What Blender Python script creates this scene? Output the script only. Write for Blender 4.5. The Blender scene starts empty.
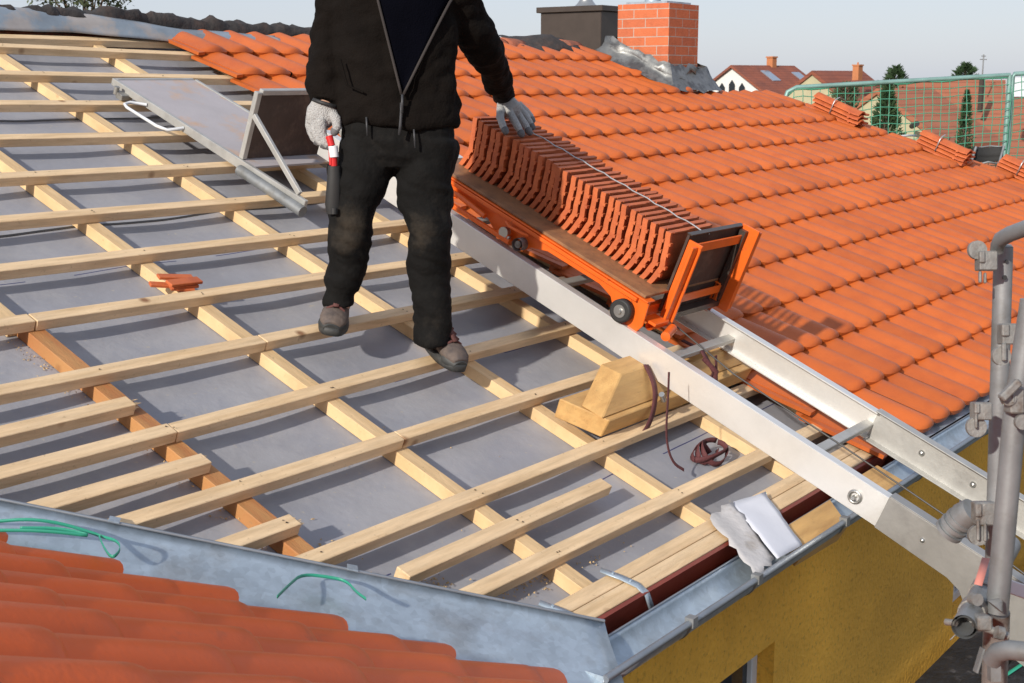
import bpy, bmesh, math, random
from mathutils import Vector, Matrix, noise
random.seed(7)
S=1.1                      # metres per building unit
TH=math.radians(22); CT,ST=math.cos(TH),math.sin(TH)
C=bpy.context.scene.collection
V=Vector
# ---------------------------------------------------------------- camera basis
CAM=V((0.00096,-6.62244,-0.29671)); CR=V((0.59828,-0.80129,-0.00079)); CU=V((0.15626,0.11570,0.98092)); CF=V((0.78591,0.58698,-0.19443)); FPX=1321.68
def at(x,y,t): return CAM+(CF+CR*((x-512)/FPX)-CU*((y-341.5)/FPX))*t
def aty(x,y,Y):
    d=CF+CR*((x-512)/FPX)-CU*((y-341.5)/FPX); return CAM+d*((Y-CAM.y)/d.y)
def R(u,v,h=0.): return V((u,-v*CT-h*ST,-v*ST+h*CT))
UX=V((1,0,0)); DN=V((0,-CT,-ST)); NM=V((0,-ST,CT)); Z=V((0,0,1)); X=V((1,0,0)); Y=V((0,1,0))
# ---------------------------------------------------------------- materials
def mat(name,base,rough=.7,metal=0.,var=.15,scale=6.,bump=.1,bscale=40.,stretch=(1,1,1),second=None,mix=(.45,.6),sscale=3.,spec=.5,attr=None,extra=None,coat=0):
    m=bpy.data.materials.new(name); m.use_nodes=True; nt=m.node_tree; N=nt.nodes; L=nt.links
    b=N['Principled BSDF']; b.inputs['Roughness'].default_value=rough; b.inputs['Metallic'].default_value=metal
    b.inputs['Specular IOR Level'].default_value=spec
    tc=N.new('ShaderNodeTexCoord'); oi=N.new('ShaderNodeObjectInfo')
    ad=N.new('ShaderNodeVectorMath'); ad.operation='ADD'
    sc=N.new('ShaderNodeVectorMath'); sc.operation='SCALE'; sc.inputs['Scale'].default_value=37.
    L.new(oi.outputs['Random'],sc.inputs[0]); L.new(tc.outputs['Object'],ad.inputs[0]); L.new(sc.outputs[0],ad.inputs[1])
    mp=N.new('ShaderNodeMapping'); mp.inputs['Scale'].default_value=stretch; L.new(ad.outputs[0],mp.inputs['Vector'])
    n1=N.new('ShaderNodeTexNoise'); n1.inputs['Scale'].default_value=scale; n1.inputs['Detail'].default_value=6; n1.inputs['Roughness'].default_value=.6; L.new(mp.outputs[0],n1.inputs['Vector'])
    mr=N.new('ShaderNodeMapRange'); mr.inputs['From Min'].default_value=.25; mr.inputs['From Max'].default_value=.75; mr.inputs['To Min'].default_value=1-var; mr.inputs['To Max'].default_value=1+var; L.new(n1.outputs['Fac'],mr.inputs['Value'])
    col=None
    rgb=N.new('ShaderNodeRGB'); rgb.outputs[0].default_value=(*base,1); col=rgb.outputs[0]
    if second:
        n2=N.new('ShaderNodeTexNoise'); n2.inputs['Scale'].default_value=sscale; n2.inputs['Detail'].default_value=7; n2.inputs['Roughness'].default_value=.65; L.new(mp.outputs[0],n2.inputs['Vector'])
        m2=N.new('ShaderNodeMapRange'); m2.inputs['From Min'].default_value=mix[0]; m2.inputs['From Max'].default_value=mix[1]; L.new(n2.outputs['Fac'],m2.inputs['Value'])
        mx=N.new('ShaderNodeMix'); mx.data_type='RGBA'; L.new(m2.outputs[0],mx.inputs['Factor']); L.new(col,mx.inputs['A']); mx.inputs['B'].default_value=(*second,1); col=mx.outputs['Result']
    mu=N.new('ShaderNodeVectorMath'); mu.operation='SCALE'; L.new(col,mu.inputs[0]); L.new(mr.outputs[0],mu.inputs['Scale']); col=mu.outputs[0]
    if attr:
        at_=N.new('ShaderNodeAttribute'); at_.attribute_name=attr
        m3=N.new('ShaderNodeVectorMath'); m3.operation='SCALE'; L.new(col,m3.inputs[0]); L.new(at_.outputs['Fac'],m3.inputs['Scale']); col=m3.outputs[0]
    if extra: col=extra(nt,tc,mp,col,b)
    L.new(col,b.inputs['Base Color'])
    if bump:
        n3=N.new('ShaderNodeTexNoise'); n3.inputs['Scale'].default_value=bscale; n3.inputs['Detail'].default_value=5; L.new(mp.outputs[0],n3.inputs['Vector'])
        bp=N.new('ShaderNodeBump'); bp.inputs['Strength'].default_value=min(1,bump*4); bp.inputs['Distance'].default_value=.004 if bump<.5 else .012; L.new(n3.outputs['Fac'],bp.inputs['Height']); L.new(bp.outputs[0],b.inputs['Normal'])
    if coat: b.inputs['Coat Weight'].default_value=coat; b.inputs['Coat Roughness'].default_value=.25
    return m
def knots(nt,tc,mp,col,b):
    N=nt.nodes;L=nt.links
    ad=mp.inputs['Vector'].links[0].from_socket
    m2=N.new('ShaderNodeMapping'); m2.inputs['Scale'].default_value=tuple(.35+.65*(1 if s>3 else .55) if s>3 else 1.0 for s in mp.inputs['Scale'].default_value); L.new(ad,m2.inputs['Vector'])
    vo=N.new('ShaderNodeTexVoronoi'); vo.inputs['Scale'].default_value=3.6; L.new(m2.outputs[0],vo.inputs['Vector'])
    r=N.new('ShaderNodeMapRange'); r.inputs['From Min'].default_value=.035; r.inputs['From Max'].default_value=.105; r.inputs['To Min'].default_value=.9; r.inputs['To Max'].default_value=0; L.new(vo.outputs['Distance'],r.inputs['Value'])
    x=N.new('ShaderNodeMix'); x.data_type='RGBA'; L.new(r.outputs[0],x.inputs['Factor']); L.new(col,x.inputs['A']); x.inputs['B'].default_value=(.22,.09,.03,1)
    # fine pencil and dirt specks
    n=N.new('ShaderNodeTexNoise'); n.inputs['Scale'].default_value=55; n.inputs['Detail'].default_value=3; L.new(ad,n.inputs['Vector'])
    r2=N.new('ShaderNodeMapRange'); r2.inputs['From Min'].default_value=.66; r2.inputs['From Max'].default_value=.74; r2.inputs['To Max'].default_value=.35; L.new(n.outputs['Fac'],r2.inputs['Value'])
    y=N.new('ShaderNodeMix'); y.data_type='RGBA'; L.new(r2.outputs[0],y.inputs['Factor']); L.new(x.outputs['Result'],y.inputs['A']); y.inputs['B'].default_value=(.25,.16,.08,1)
    return y.outputs['Result']
def membrane_marks(nt,tc,mp,col,b):
    # printed dashed marking lines parallel to the eave: object Y (local, metres)
    N=nt.nodes;L=nt.links
    sp=N.new('ShaderNodeSeparateXYZ'); L.new(tc.outputs['Object'],sp.inputs[0])
    def band(y0,w):
        s=N.new('ShaderNodeMath'); s.operation='SUBTRACT'; L.new(sp.outputs['Y'],s.inputs[0]); s.inputs[1].default_value=y0
        a=N.new('ShaderNodeMath'); a.operation='ABSOLUTE'; L.new(s.outputs[0],a.inputs[0])
        c=N.new('ShaderNodeMath'); c.operation='LESS_THAN'; L.new(a.outputs[0],c.inputs[0]); c.inputs[1].default_value=w; return c.outputs[0]
    d=N.new('ShaderNodeMath'); d.operation='MULTIPLY'; L.new(sp.outputs['X'],d.inputs[0]); d.inputs[1].default_value=1.3
    fr=N.new('ShaderNodeMath'); fr.operation='FRACT'; L.new(d.outputs[0],fr.inputs[0])
    gt=N.new('ShaderNodeMath'); gt.operation='GREATER_THAN'; L.new(fr.outputs[0],gt.inputs[0]); gt.inputs[1].default_value=.30
    tot=None
    for y0 in MARKS:
        o=band(y0,.0028)
        if tot is None: tot=o
        else:
            m=N.new('ShaderNodeMath'); m.operation='MAXIMUM'; L.new(tot,m.inputs[0]); L.new(o,m.inputs[1]); tot=m.outputs[0]
    mm=N.new('ShaderNodeMath'); mm.operation='MULTIPLY'; L.new(tot,mm.inputs[0]); L.new(gt.outputs[0],mm.inputs[1])
    x=N.new('ShaderNodeMix'); x.data_type='RGBA'; L.new(mm.outputs[0],x.inputs['Factor']); L.new(col,x.inputs['A']); x.inputs['B'].default_value=(.03,.035,.12,1)
    # pale dust specks
    n=N.new('ShaderNodeTexNoise'); n.inputs['Scale'].default_value=38; n.inputs['Detail'].default_value=4; L.new(tc.outputs['Object'],n.inputs['Vector'])
    r2=N.new('ShaderNodeMapRange'); r2.inputs['From Min'].default_value=.68; r2.inputs['From Max'].default_value=.72; r2.inputs['To Max'].default_value=.5; L.new(n.outputs['Fac'],r2.inputs['Value'])
    y=N.new('ShaderNodeMix'); y.data_type='RGBA'; L.new(r2.outputs[0],y.inputs['Factor']); L.new(x.outputs['Result'],y.inputs['A']); y.inputs['B'].default_value=(.42,.38,.31,1)
    return y.outputs['Result']
def brickfn(nt,tc,mp,col,b):
    N=nt.nodes;L=nt.links
    sp=N.new('ShaderNodeSeparateXYZ'); L.new(tc.outputs['Object'],sp.inputs[0])
    ad=N.new('ShaderNodeMath'); ad.operation='SUBTRACT'; L.new(sp.outputs['X'],ad.inputs[0]); L.new(sp.outputs['Y'],ad.inputs[1])
    cb=N.new('ShaderNodeCombineXYZ'); L.new(ad.outputs[0],cb.inputs['X']); L.new(sp.outputs['Z'],cb.inputs['Y'])
    br=N.new('ShaderNodeTexBrick'); L.new(cb.outputs[0],br.inputs['Vector'])
    br.inputs['Scale'].default_value=1; br.inputs['Brick Width'].default_value=.25; br.inputs['Row Height'].default_value=.083; br.inputs['Mortar Size'].default_value=.0045; br.inputs['Mortar Smooth'].default_value=.2
    br.inputs['Color1'].default_value=(.56,.15,.055,1); br.inputs['Color2'].default_value=(.46,.12,.05,1); br.inputs['Mortar'].default_value=(.40,.33,.28,1)
    v=N.new('ShaderNodeVectorMath'); v.operation='MULTIPLY'; L.new(br.outputs['Color'],v.inputs[0]); L.new(col,v.inputs[1])
    return v.outputs[0]
def rooftile_far(nt,tc,mp,col,b):
    # courses of tiles on the far roofs: slim dark joints every course
    N=nt.nodes;L=nt.links
    sp=N.new('ShaderNodeSeparateXYZ'); L.new(tc.outputs['Object'],sp.inputs[0])
    m=N.new('ShaderNodeMath'); m.operation='MULTIPLY'; L.new(sp.outputs['Z'],m.inputs[0]); m.inputs[1].default_value=5.6
    fr=N.new('ShaderNodeMath'); fr.operation='FRACT'; L.new(m.outputs[0],fr.inputs[0])
    r=N.new('ShaderNodeMapRange'); L.new(fr.outputs[0],r.inputs['Value']); r.inputs['From Max'].default_value=.3; r.inputs['To Min'].default_value=.62; r.inputs['To Max'].default_value=1
    v=N.new('ShaderNodeVectorMath'); v.operation='SCALE'; L.new(col,v.inputs[0]); L.new(r.outputs[0],v.inputs['Scale'])
    return v.outputs[0]
def stains(nt,tc,mp,col,b):
    N=nt.nodes;L=nt.links
    n=N.new('ShaderNodeTexNoise'); n.inputs['Scale'].default_value=1.1; n.inputs['Detail'].default_value=4; L.new(mp.outputs[0],n.inputs['Vector'])
    r=N.new('ShaderNodeMapRange'); r.inputs['From Min'].default_value=.4; r.inputs['From Max'].default_value=.65; r.inputs['To Min'].default_value=1.05; r.inputs['To Max'].default_value=.82; L.new(n.outputs['Fac'],r.inputs['Value'])
    v=N.new('ShaderNodeVectorMath'); v.operation='SCALE'; L.new(col,v.inputs[0]); L.new(r.outputs[0],v.inputs['Scale']); 
    for l in list(nt.links):
        pass
    return v.outputs[0]
PL=V((3.75,-3.45*math.cos(math.radians(22)),-3.45*math.sin(math.radians(22))))
def dust(nt,tc,mp,col,b):
    N=nt.nodes;L=nt.links
    n=N.new('ShaderNodeTexNoise'); n.inputs['Scale'].default_value=9; n.inputs['Detail'].default_value=7; n.inputs['Roughness'].default_value=.7; L.new(mp.outputs[0],n.inputs['Vector'])
    tot=None
    for (x,y,r0,a) in ((346,232,.085,.95),(430,236,.095,.8),(362,165,.14,.35),(352,290,.07,.5),(437,322,.09,.55),(352,130,.07,.4)):
        p=(at(x,y,4.85)-PL)*S
        d=N.new('ShaderNodeVectorMath'); d.operation='DISTANCE'; L.new(tc.outputs['Object'],d.inputs[0]); d.inputs[1].default_value=tuple(p)
        m=N.new('ShaderNodeMapRange'); m.inputs['From Min'].default_value=0; m.inputs['From Max'].default_value=(r0+.12)*S*1.2; m.inputs['To Min'].default_value=a; m.inputs['To Max'].default_value=0; L.new(d.outputs['Value'],m.inputs['Value'])
        if tot is None: tot=m.outputs[0]
        else:
            q=N.new('ShaderNodeMath'); q.operation='MAXIMUM'; L.new(tot,q.inputs[0]); L.new(m.outputs[0],q.inputs[1]); tot=q.outputs[0]
    s=N.new('ShaderNodeMath'); s.operation='ADD'; L.new(tot,s.inputs[0]); L.new(n.outputs['Fac'],s.inputs[1])
    m=N.new('ShaderNodeMapRange'); m.inputs['From Min'].default_value=.98; m.inputs['From Max'].default_value=1.42; m.inputs['To Max'].default_value=.42; L.new(s.outputs[0],m.inputs['Value'])
    x=N.new('ShaderNodeMix'); x.data_type='RGBA'; L.new(m.outputs[0],x.inputs['Factor']); L.new(col,x.inputs['A']); x.inputs['B'].default_value=(.10,.078,.055,1)
    return x.outputs['Result']
MARKS=[(-(v)*CT*S) for v in (1.30,2.47,3.55,4.40)]
M={}
WB=(.75,.55,.33)
M['wood']=mat('spruce_along_eave',WB,.65,var=.17,scale=5,stretch=(1,9,9),bump=.12,bscale=30,second=(.58,.39,.20),mix=(.42,.75),sscale=2.2,extra=knots)
M['woodv']=mat('spruce_down_slope',(.68,.48,.26),.65,var=.17,scale=5,stretch=(9,1.2,1.2),bump=.12,bscale=30,second=(.58,.38,.18),mix=(.42,.75),sscale=2.2,extra=knots)
M['wood_old']=mat('stained_rafter_batten',(.50,.25,.09),.65,var=.25,scale=5,stretch=(9,1.2,1.2),bump=.15,bscale=30,second=(.33,.12,.04),mix=(.4,.7),sscale=2.5,extra=knots)
M['nail']=mat('rusty_nail',(.05,.03,.02),.6,.4,bump=0)
M['fadedtape']=mat('faded_tape',(.55,.20,.16),.7,bump=0)
M['block']=mat('glued_timber',(.60,.36,.13),.6,var=.14,scale=4,stretch=(1,6,6),bump=.1,second=(.45,.24,.08),mix=(.45,.75),extra=knots)
M['membrane']=mat('roof_membrane',(.28,.286,.318),.55,var=.12,scale=2.6,bump=.16,bscale=26,second=(.33,.33,.35),mix=(.46,.60),sscale=1.9,extra=membrane_marks)
M['tile']=mat('orange_clay',(.53,.120,.021),.45,spec=.4,var=.09,scale=5,bump=.08,bscale=60,second=(.45,.095,.02),mix=(.45,.7),sscale=4,attr='tint')
M['tile_near']=mat('red_clay',(.68,.115,.018),.4,spec=.3,var=.08,scale=4,bump=.07,bscale=70,second=(.46,.10,.035),mix=(.60,.72),sscale=6,attr='tint')
M['tile_raw']=mat('raw_clay',(.52,.125,.035),.62,var=.16,scale=9,bump=.12,bscale=50,second=(.40,.085,.028),mix=(.45,.7),sscale=8)
M['fascia']=mat('red_brown_paint',(.20,.035,.018),.5,var=.2,bump=.05)
def spangle(nt,tc,mp,col,b):
    N=nt.nodes;L=nt.links
    vo=N.new('ShaderNodeTexVoronoi'); vo.inputs['Scale'].default_value=45; L.new(tc.outputs['Object'],vo.inputs['Vector'])
    r=N.new('ShaderNodeMapRange'); r.inputs['To Min'].default_value=.86; r.inputs['To Max'].default_value=1.08; L.new(vo.outputs['Color'],r.inputs['Value'])
    v=N.new('ShaderNodeVectorMath'); v.operation='SCALE'; L.new(col,v.inputs[0]); L.new(r.outputs[0],v.inputs['Scale']); return v.outputs[0]
M['zinc']=mat('zinc_sheet',(.42,.50,.57),.42,.55,var=.16,scale=7,bump=.06,bscale=20,second=(.34,.38,.41),mix=(.5,.7),sscale=5,extra=spangle)
M['zinc_dark']=mat('zinc_bead',(.30,.33,.36),.45,.7,var=.15,bump=.04)
M['galv']=mat('galvanised_steel',(.25,.262,.268),.55,.45,var=.22,scale=9,bump=.03,bscale=90,second=(.20,.20,.19),mix=(.48,.68),sscale=12)
M['galv_rust']=mat('weathered_coupler_steel',(.27,.265,.25),.55,.5,var=.3,scale=14,bump=.2,bscale=50,second=(.16,.12,.095),mix=(.5,.68),sscale=18)
M['alu']=mat('mill_aluminium',(.78,.77,.74),.32,.5,var=.07,scale=3,stretch=(6,1,1),bump=.05,bscale=60,second=(.70,.69,.66),mix=(.5,.8),sscale=4)
M['alu2']=mat('dull_aluminium',(.47,.465,.44),.5,.5,var=.12,scale=6,bump=.1,second=(.37,.36,.34),mix=(.5,.75),sscale=7)
M['orange']=mat('orange_enamel',(.75,.125,.012),.38,var=.12,scale=8,bump=.04,second=(.30,.07,.02),mix=(.62,.72),sscale=16)
M['ply']=mat('brown_plywood',(.27,.135,.062),.55,var=.25,scale=5,stretch=(2,2,2),bump=.08,second=(.17,.09,.05),mix=(.45,.7),sscale=9)
M['plygrey']=mat('worn_grey_plywood',(.40,.37,.38),.6,var=.08,scale=5,bump=.06,second=(.50,.33,.22),mix=(.52,.68),sscale=4.5)
M['plydark']=mat('dirty_plywood_underside',(.055,.032,.024),.6,var=.35,scale=6,bump=.1,second=(.11,.07,.05),mix=(.5,.7),sscale=10)
M['rubber']=mat('black_rubber',(.02,.02,.02),.6,var=.2,bump=.05)
M['steel']=mat('bare_steel',(.5,.5,.48),.35,.9,var=.15,bump=.03)
M['render']=mat('ochre_render',(.86,.45,.055),.9,var=.16,scale=2,bump=.9,bscale=42,second=(.56,.29,.04),mix=(.54,.68),sscale=38,extra=stains)  # second colour paints the shade speckle that grazing sun gives rough stucco
M['white']=mat('white_frame',(.62,.64,.66),.4,var=.05,bump=0)
M['glass']=mat('dark_glass',(.02,.025,.03),.08,var=.1,bump=0)
M['felt']=mat('bitumen_felt',(.035,.030,.028),.8,var=.4,scale=8,bump=.6,bscale=22,second=(.07,.045,.035),mix=(.5,.7),sscale=9)
M['foil']=mat('silver_foil',(.20,.205,.20),.42,.6,var=.35,scale=9,bump=.45,bscale=14,second=(.10,.10,.10),mix=(.5,.6),sscale=7)
M['ridgefoil']=mat('grey_ridge_foil',(.25,.30,.35),.4,.2,var=.3,scale=3,bump=.3,bscale=8,second=(.36,.33,.31),mix=(.48,.6),sscale=4)
M['brown_metal']=mat('brown_sheet_metal',(.075,.058,.048),.4,.4,var=.15,bump=.03)
M['brick']=mat('chimney_brick',(1,1,1),.8,var=.14,scale=14,bump=.25,bscale=60,extra=brickfn)
M['oldtile']=mat('old_ridge_tile',(.33,.10,.05),.8,var=.3,scale=9,bump=.4,second=(.14,.07,.05),mix=(.45,.65),sscale=8)
M['trousers']=mat('black_work_cloth',(.007,.0067,.0064),.85,var=.35,scale=8,bump=.45,bscale=60,second=(.022,.019,.016),mix=(.55,.75),sscale=6,spec=.15,extra=dust)
M['jacket']=mat('dark_fleece',(.0065,.0048,.0038),.95,var=.4,scale=7,bump=.49,bscale=90,spec=.12)
M['navy']=mat('navy_shirt',(.002,.0022,.0045),.95,var=.3,bump=.3,bscale=150,spec=.03)
M['skin']=mat('skin',(.50,.29,.20),.5,var=.06,bump=.03)
M['hair']=mat('brown_hair',(.06,.035,.02),.7,var=.3,bump=.4)
M['glove']=mat('white_knit_glove',(.46,.455,.44),.85,var=.1,scale=14,bump=.6,bscale=170,second=(.33,.325,.32),mix=(.5,.7),sscale=14)
M['glovedark']=mat('grey_glove_coating',(.13,.13,.135),.7,var=.25,scale=12,bump=.2)
M['boot']=mat('brown_boot_leather',(.125,.095,.078),.75,var=.25,scale=12,bump=.3,second=(.08,.065,.06),mix=(.45,.6),sscale=14)
M['bootrub']=mat('boot_rubber',(.035,.037,.036),.6,var=.3,scale=10,bump=.15,second=(.10,.09,.08),mix=(.55,.75),sscale=12)
M['lace']=mat('red_brown_lace',(.10,.035,.03),.8,bump=.1)
M['zip']=mat('grey_zip',(.045,.046,.05),.5,.2,bump=0)
M['ziptape']=mat('dark_zip_tape',(.028,.022,.02),.8,bump=0)
M['alu3']=mat('dull_grey_aluminium',(.34,.335,.32),.45,.5,var=.15,scale=6,bump=.06,second=(.25,.245,.235),mix=(.5,.75),sscale=7)
M['red']=mat('red_plastic',(.55,.02,.02),.35,bump=0,var=.05)
M['whitep']=mat('white_label',(.75,.76,.78),.5,bump=0,var=.05)
M['strap']=mat('maroon_webbing',(.10,.028,.03),.8,var=.2,scale=20,bump=.3,bscale=90)
M['green']=mat('green_plastic_tie',(.03,.30,.20),.4,var=.1,bump=0)
M['net']=mat('green_net_cord',(.07,.30,.19),.6,var=.15,bump=0)
M['netpost']=mat('galvanised_net_frame',(.20,.34,.31),.5,.3,var=.2,bump=.05)
M['paper']=mat('white_card',(.60,.62,.68),.8,var=.05,scale=3,bump=.15,bscale=12)
M['paperback']=mat('worn_card',(.45,.44,.44),.85,var=.12,scale=6,bump=.3,second=(.30,.27,.24),mix=(.55,.7),sscale=7)
M['shaving']=mat('wood_shavings',(.50,.35,.18),.8,var=.3,bump=.2)
M['deck']=mat('wet_black_deck',(.018,.018,.02),.55,var=.6,scale=5,bump=.5,bscale=25,second=(.07,.065,.065),mix=(.56,.64),sscale=9)
M['farroof']=mat('weathered_red_roof',(.26,.075,.04),.85,var=.2,scale=1.2,bump=0,second=(.18,.06,.04),mix=(.4,.7),sscale=.7,extra=rooftile_far)
M['farroof2']=mat('weathered_orange_roof',(.36,.125,.065),.85,var=.18,scale=1.2,bump=0,second=(.27,.10,.06),mix=(.4,.7),sscale=.6,extra=rooftile_far)
M['farwall']=mat('white_plaster',(.66,.65,.62),.9,var=.05,bump=0)
M['farwally']=mat('pale_yellow_plaster',(.42,.38,.24),.9,var=.12,scale=1.,bump=0)
M['farbrick']=mat('orange_brick_far',(.45,.17,.07),.85,var=.1,bump=0)
M['sky_glass']=mat('skylight_glass',(.35,.42,.5),.1,var=.1,bump=0,metal=.5)
M['leaf']=mat('conifer_foliage',(.030,.065,.022),.8,var=.45,scale=3,bump=0)
M['leaf2']=mat('bare_shrub_foliage',(.075,.095,.045),.8,var=.5,scale=3,bump=0)
M['trunk']=mat('bark',(.09,.06,.04),.9,var=.3,bump=.3)
M['ground']=mat('ground_grass_and_paving',(.09,.10,.05),.95,var=.3,scale=.3,bump=0,second=(.16,.15,.13),mix=(.45,.6),sscale=.08)
M['blackfab']=mat('black_chair_fabric',(.02,.02,.02),.8,bump=.2)
M['wire']=mat('galvanised_wire',(.5,.5,.5),.4,.7,bump=0)
M['cable']=mat('dark_wire_rope',(.10,.095,.09),.5,.6,bump=0)
# ---------------------------------------------------------------- mesh helpers (building units, world axes)
LOC={}
class MB:
    def __init__(s): s.v=[];s.f=[];s.sm=[];s.a=[];s.mi=[];s.cur=0
    def add(s,vs,fs,smooth=False,a=1.):
        o=len(s.v); s.v+= [V(p) for p in vs]; s.f+=[[i+o for i in f] for f in fs]; s.sm+=[smooth]*len(fs); s.a+=[a]*len(fs); s.mi+=[s.cur]*len(fs); return s
    def hexa(s,p):  # 8 pts: bottom 0-3 ccw, top 4-7
        return s.add(p,[(3,2,1,0),(4,5,6,7),(0,1,5,4),(1,2,6,5),(2,3,7,6),(3,0,4,7)])
    def box(s,c,ax,ay,az,dx,dy,dz):  # centre, axes, full sizes
        c=V(c);P=[]
        for k in (-1,1):
            for i,j in ((-1,-1),(1,-1),(1,1),(-1,1)):
                P.append(c+ax*(i*dx/2)+ay*(j*dy/2)+az*(k*dz/2))
        return s.hexa(P)
    def rbox(s,u0,u1,v0,v1,h0,h1): # box in roof frame
        return s.hexa([R(u0,v1,h0),R(u1,v1,h0),R(u1,v0,h0),R(u0,v0,h0),R(u0,v1,h1),R(u1,v1,h1),R(u1,v0,h1),R(u0,v0,h1)])
    def tube(s,pts,r,n=10,cap=True,closed=False,ell=None,side=None):
        pts=[V(p) for p in pts]; m=len(pts)
        rs=r if isinstance(r,(list,tuple)) else [r]*m
        rings=[];prev=None
        for i,p in enumerate(pts):
            if closed: t=pts[(i+1)%m]-pts[i-1]
            else: t=pts[min(i+1,m-1)]-pts[max(i-1,0)]
            if t.length<1e-9: t=V((0,0,1))
            t.normalize()
            if side is not None: a=side-t*side.dot(t)
            elif prev is None:
                a=V((0,0,1)) if abs(t.z)<.9 else V((1,0,0)); a=a-t*a.dot(t)
            else: a=prev-t*prev.dot(t)
            a.normalize(); prev=a; b=t.cross(a)
            ra=rs[i]; rb=rs[i]
            if isinstance(ra,(tuple,list)): ra,rb=ra
            if ell: rb*=ell
            rings.append([p+a*(math.cos(2*math.pi*k/n)*ra)+b*(math.sin(2*math.pi*k/n)*rb) for k in range(n)])
        vs=[q for g in rings for q in g];fs=[]
        for i in range(m if closed else m-1):
            j=(i+1)%m
            for k in range(n): fs.append((i*n+k,i*n+(k+1)%n,j*n+(k+1)%n,j*n+k))
        s.add(vs,fs,True)
        if cap and not closed: s.add(rings[0],[list(range(n))[::-1]]); s.add(rings[-1],[list(range(n))])
        return s
    def ribbon(s,pts,w,th=.002,side=None):  # flat strap along pts, width direction 'side'
        pts=[V(p) for p in pts]; sd=V(side).normalized(); P=[]
        for i,p in enumerate(pts):
            t=(pts[min(i+1,len(pts)-1)]-pts[max(i-1,0)]).normalized(); a=(sd-t*sd.dot(t)).normalized(); n=t.cross(a)
            P.append([p-a*w/2-n*th/2,p+a*w/2-n*th/2,p+a*w/2+n*th/2,p-a*w/2+n*th/2])
        vs=[q for g in P for q in g];fs=[(0,1,2,3)[::-1],tuple(4*(len(P)-1)+k for k in range(4))]
        for i in range(len(P)-1):
            for k in range(4): fs.append((4*i+k,4*i+(k+1)%4,4*i+4+(k+1)%4,4*i+4+k))
        return s.add(vs,fs,True)
    def grid(s,rows,smooth=True):
        n=len(rows[0]);vs=[p for r in rows for p in r]
        return s.add(vs,[(i*n+j,i*n+j+1,(i+1)*n+j+1,(i+1)*n+j) for i in range(len(rows)-1) for j in range(n-1)],smooth)
    def prism(s,poly,d):  # polygon extruded by vector d
        n=len(poly);d=V(d);vs=[V(p) for p in poly]+[V(p)+d for p in poly]
        return s.add(vs,[list(range(n))[::-1],list(range(n,2*n))]+[(i,(i+1)%n,n+(i+1)%n,n+i) for i in range(n)])
def fin(o,name,parent,loc,label=None,cat=None,group=None,kind=None):
    o.name=name; LOC[o]=V(loc)
    if parent is not None: o.parent=parent; o.location=(V(loc)-LOC[parent])*S
    else: o.location=V(loc)*S
    if label:o['label']=label
    if cat:o['category']=cat
    if group:o['group']=group
    if kind:o['kind']=kind
    C.objects.link(o); return o
def empty(name,loc,**k):
    o=bpy.data.objects.new(name,None); o.empty_display_size=.1; return fin(o,name,None,loc,**k)
def build(mb,name,m,parent=None,loc=None,bevel=0,tint=False,solid=0,fixn=True,**k):
    vs=mb.v
    if loc is None:
        lo=V([min(p[i] for p in vs) for i in range(3)]);hi=V([max(p[i] for p in vs) for i in range(3)])
        loc=V(((lo.x+hi.x)/2,(lo.y+hi.y)/2,lo.z))
    loc=V(loc)
    me=bpy.data.meshes.new(name); me.from_pydata([tuple((p-loc)*S) for p in vs],[],mb.f)
    for p,sm,mi in zip(me.polygons,mb.sm,mb.mi): p.use_smooth=sm; p.material_index=mi
    if tint:
        a=me.attributes.new('tint','FLOAT','FACE')
        for i,x in enumerate(mb.a): a.data[i].value=x
    if fixn:
        bm=bmesh.new(); bm.from_mesh(me); bmesh.ops.recalc_face_normals(bm,faces=bm.faces); bm.to_mesh(me); bm.free()
    ms=m if isinstance(m,list) else [m]
    for q in ms: me.materials.append(M[q])
    o=bpy.data.objects.new(name,me); fin(o,name,parent,loc,**k)
    if bevel:
        b=o.modifiers.new('b','BEVEL'); b.width=bevel*S; b.segments=1; b.limit_method='ANGLE'
    if solid:
        b=o.modifiers.new('s','SOLIDIFY'); b.thickness=solid*S; b.offset=0
    return o
def remesh(o,vox,smooth=2,disp=None,tintfn=None):
    md=o.modifiers.new('r','REMESH'); md.mode='VOXEL'; md.voxel_size=vox*S; md.use_smooth_shade=True
    if smooth: sm=o.modifiers.new('sm','SMOOTH'); sm.iterations=smooth; sm.factor=.5
    dg=bpy.context.evaluated_depsgraph_get(); dg.update()
    me=bpy.data.meshes.new_from_object(o.evaluated_get(dg)); old=o.data
    o.modifiers.clear()
    mats=[q for q in old.materials]
    o.data=me
    if not me.materials:
        for q in mats: me.materials.append(q)
    if disp:
        nr=[v.normal.copy() for v in me.vertices]
        for v,n in zip(me.vertices,nr): v.co=v.co+n*disp(v.co/S+LOC[o],n)*S
    for p in me.polygons: p.use_smooth=True
    return o
rnd=random.uniform
# ================================================================= HOUSE
G=.36
house=empty('house',R(5,5,-3.0),label='house under re-roofing with open battens, new orange tiles and ochre rendered wall',cat='house')
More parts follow.
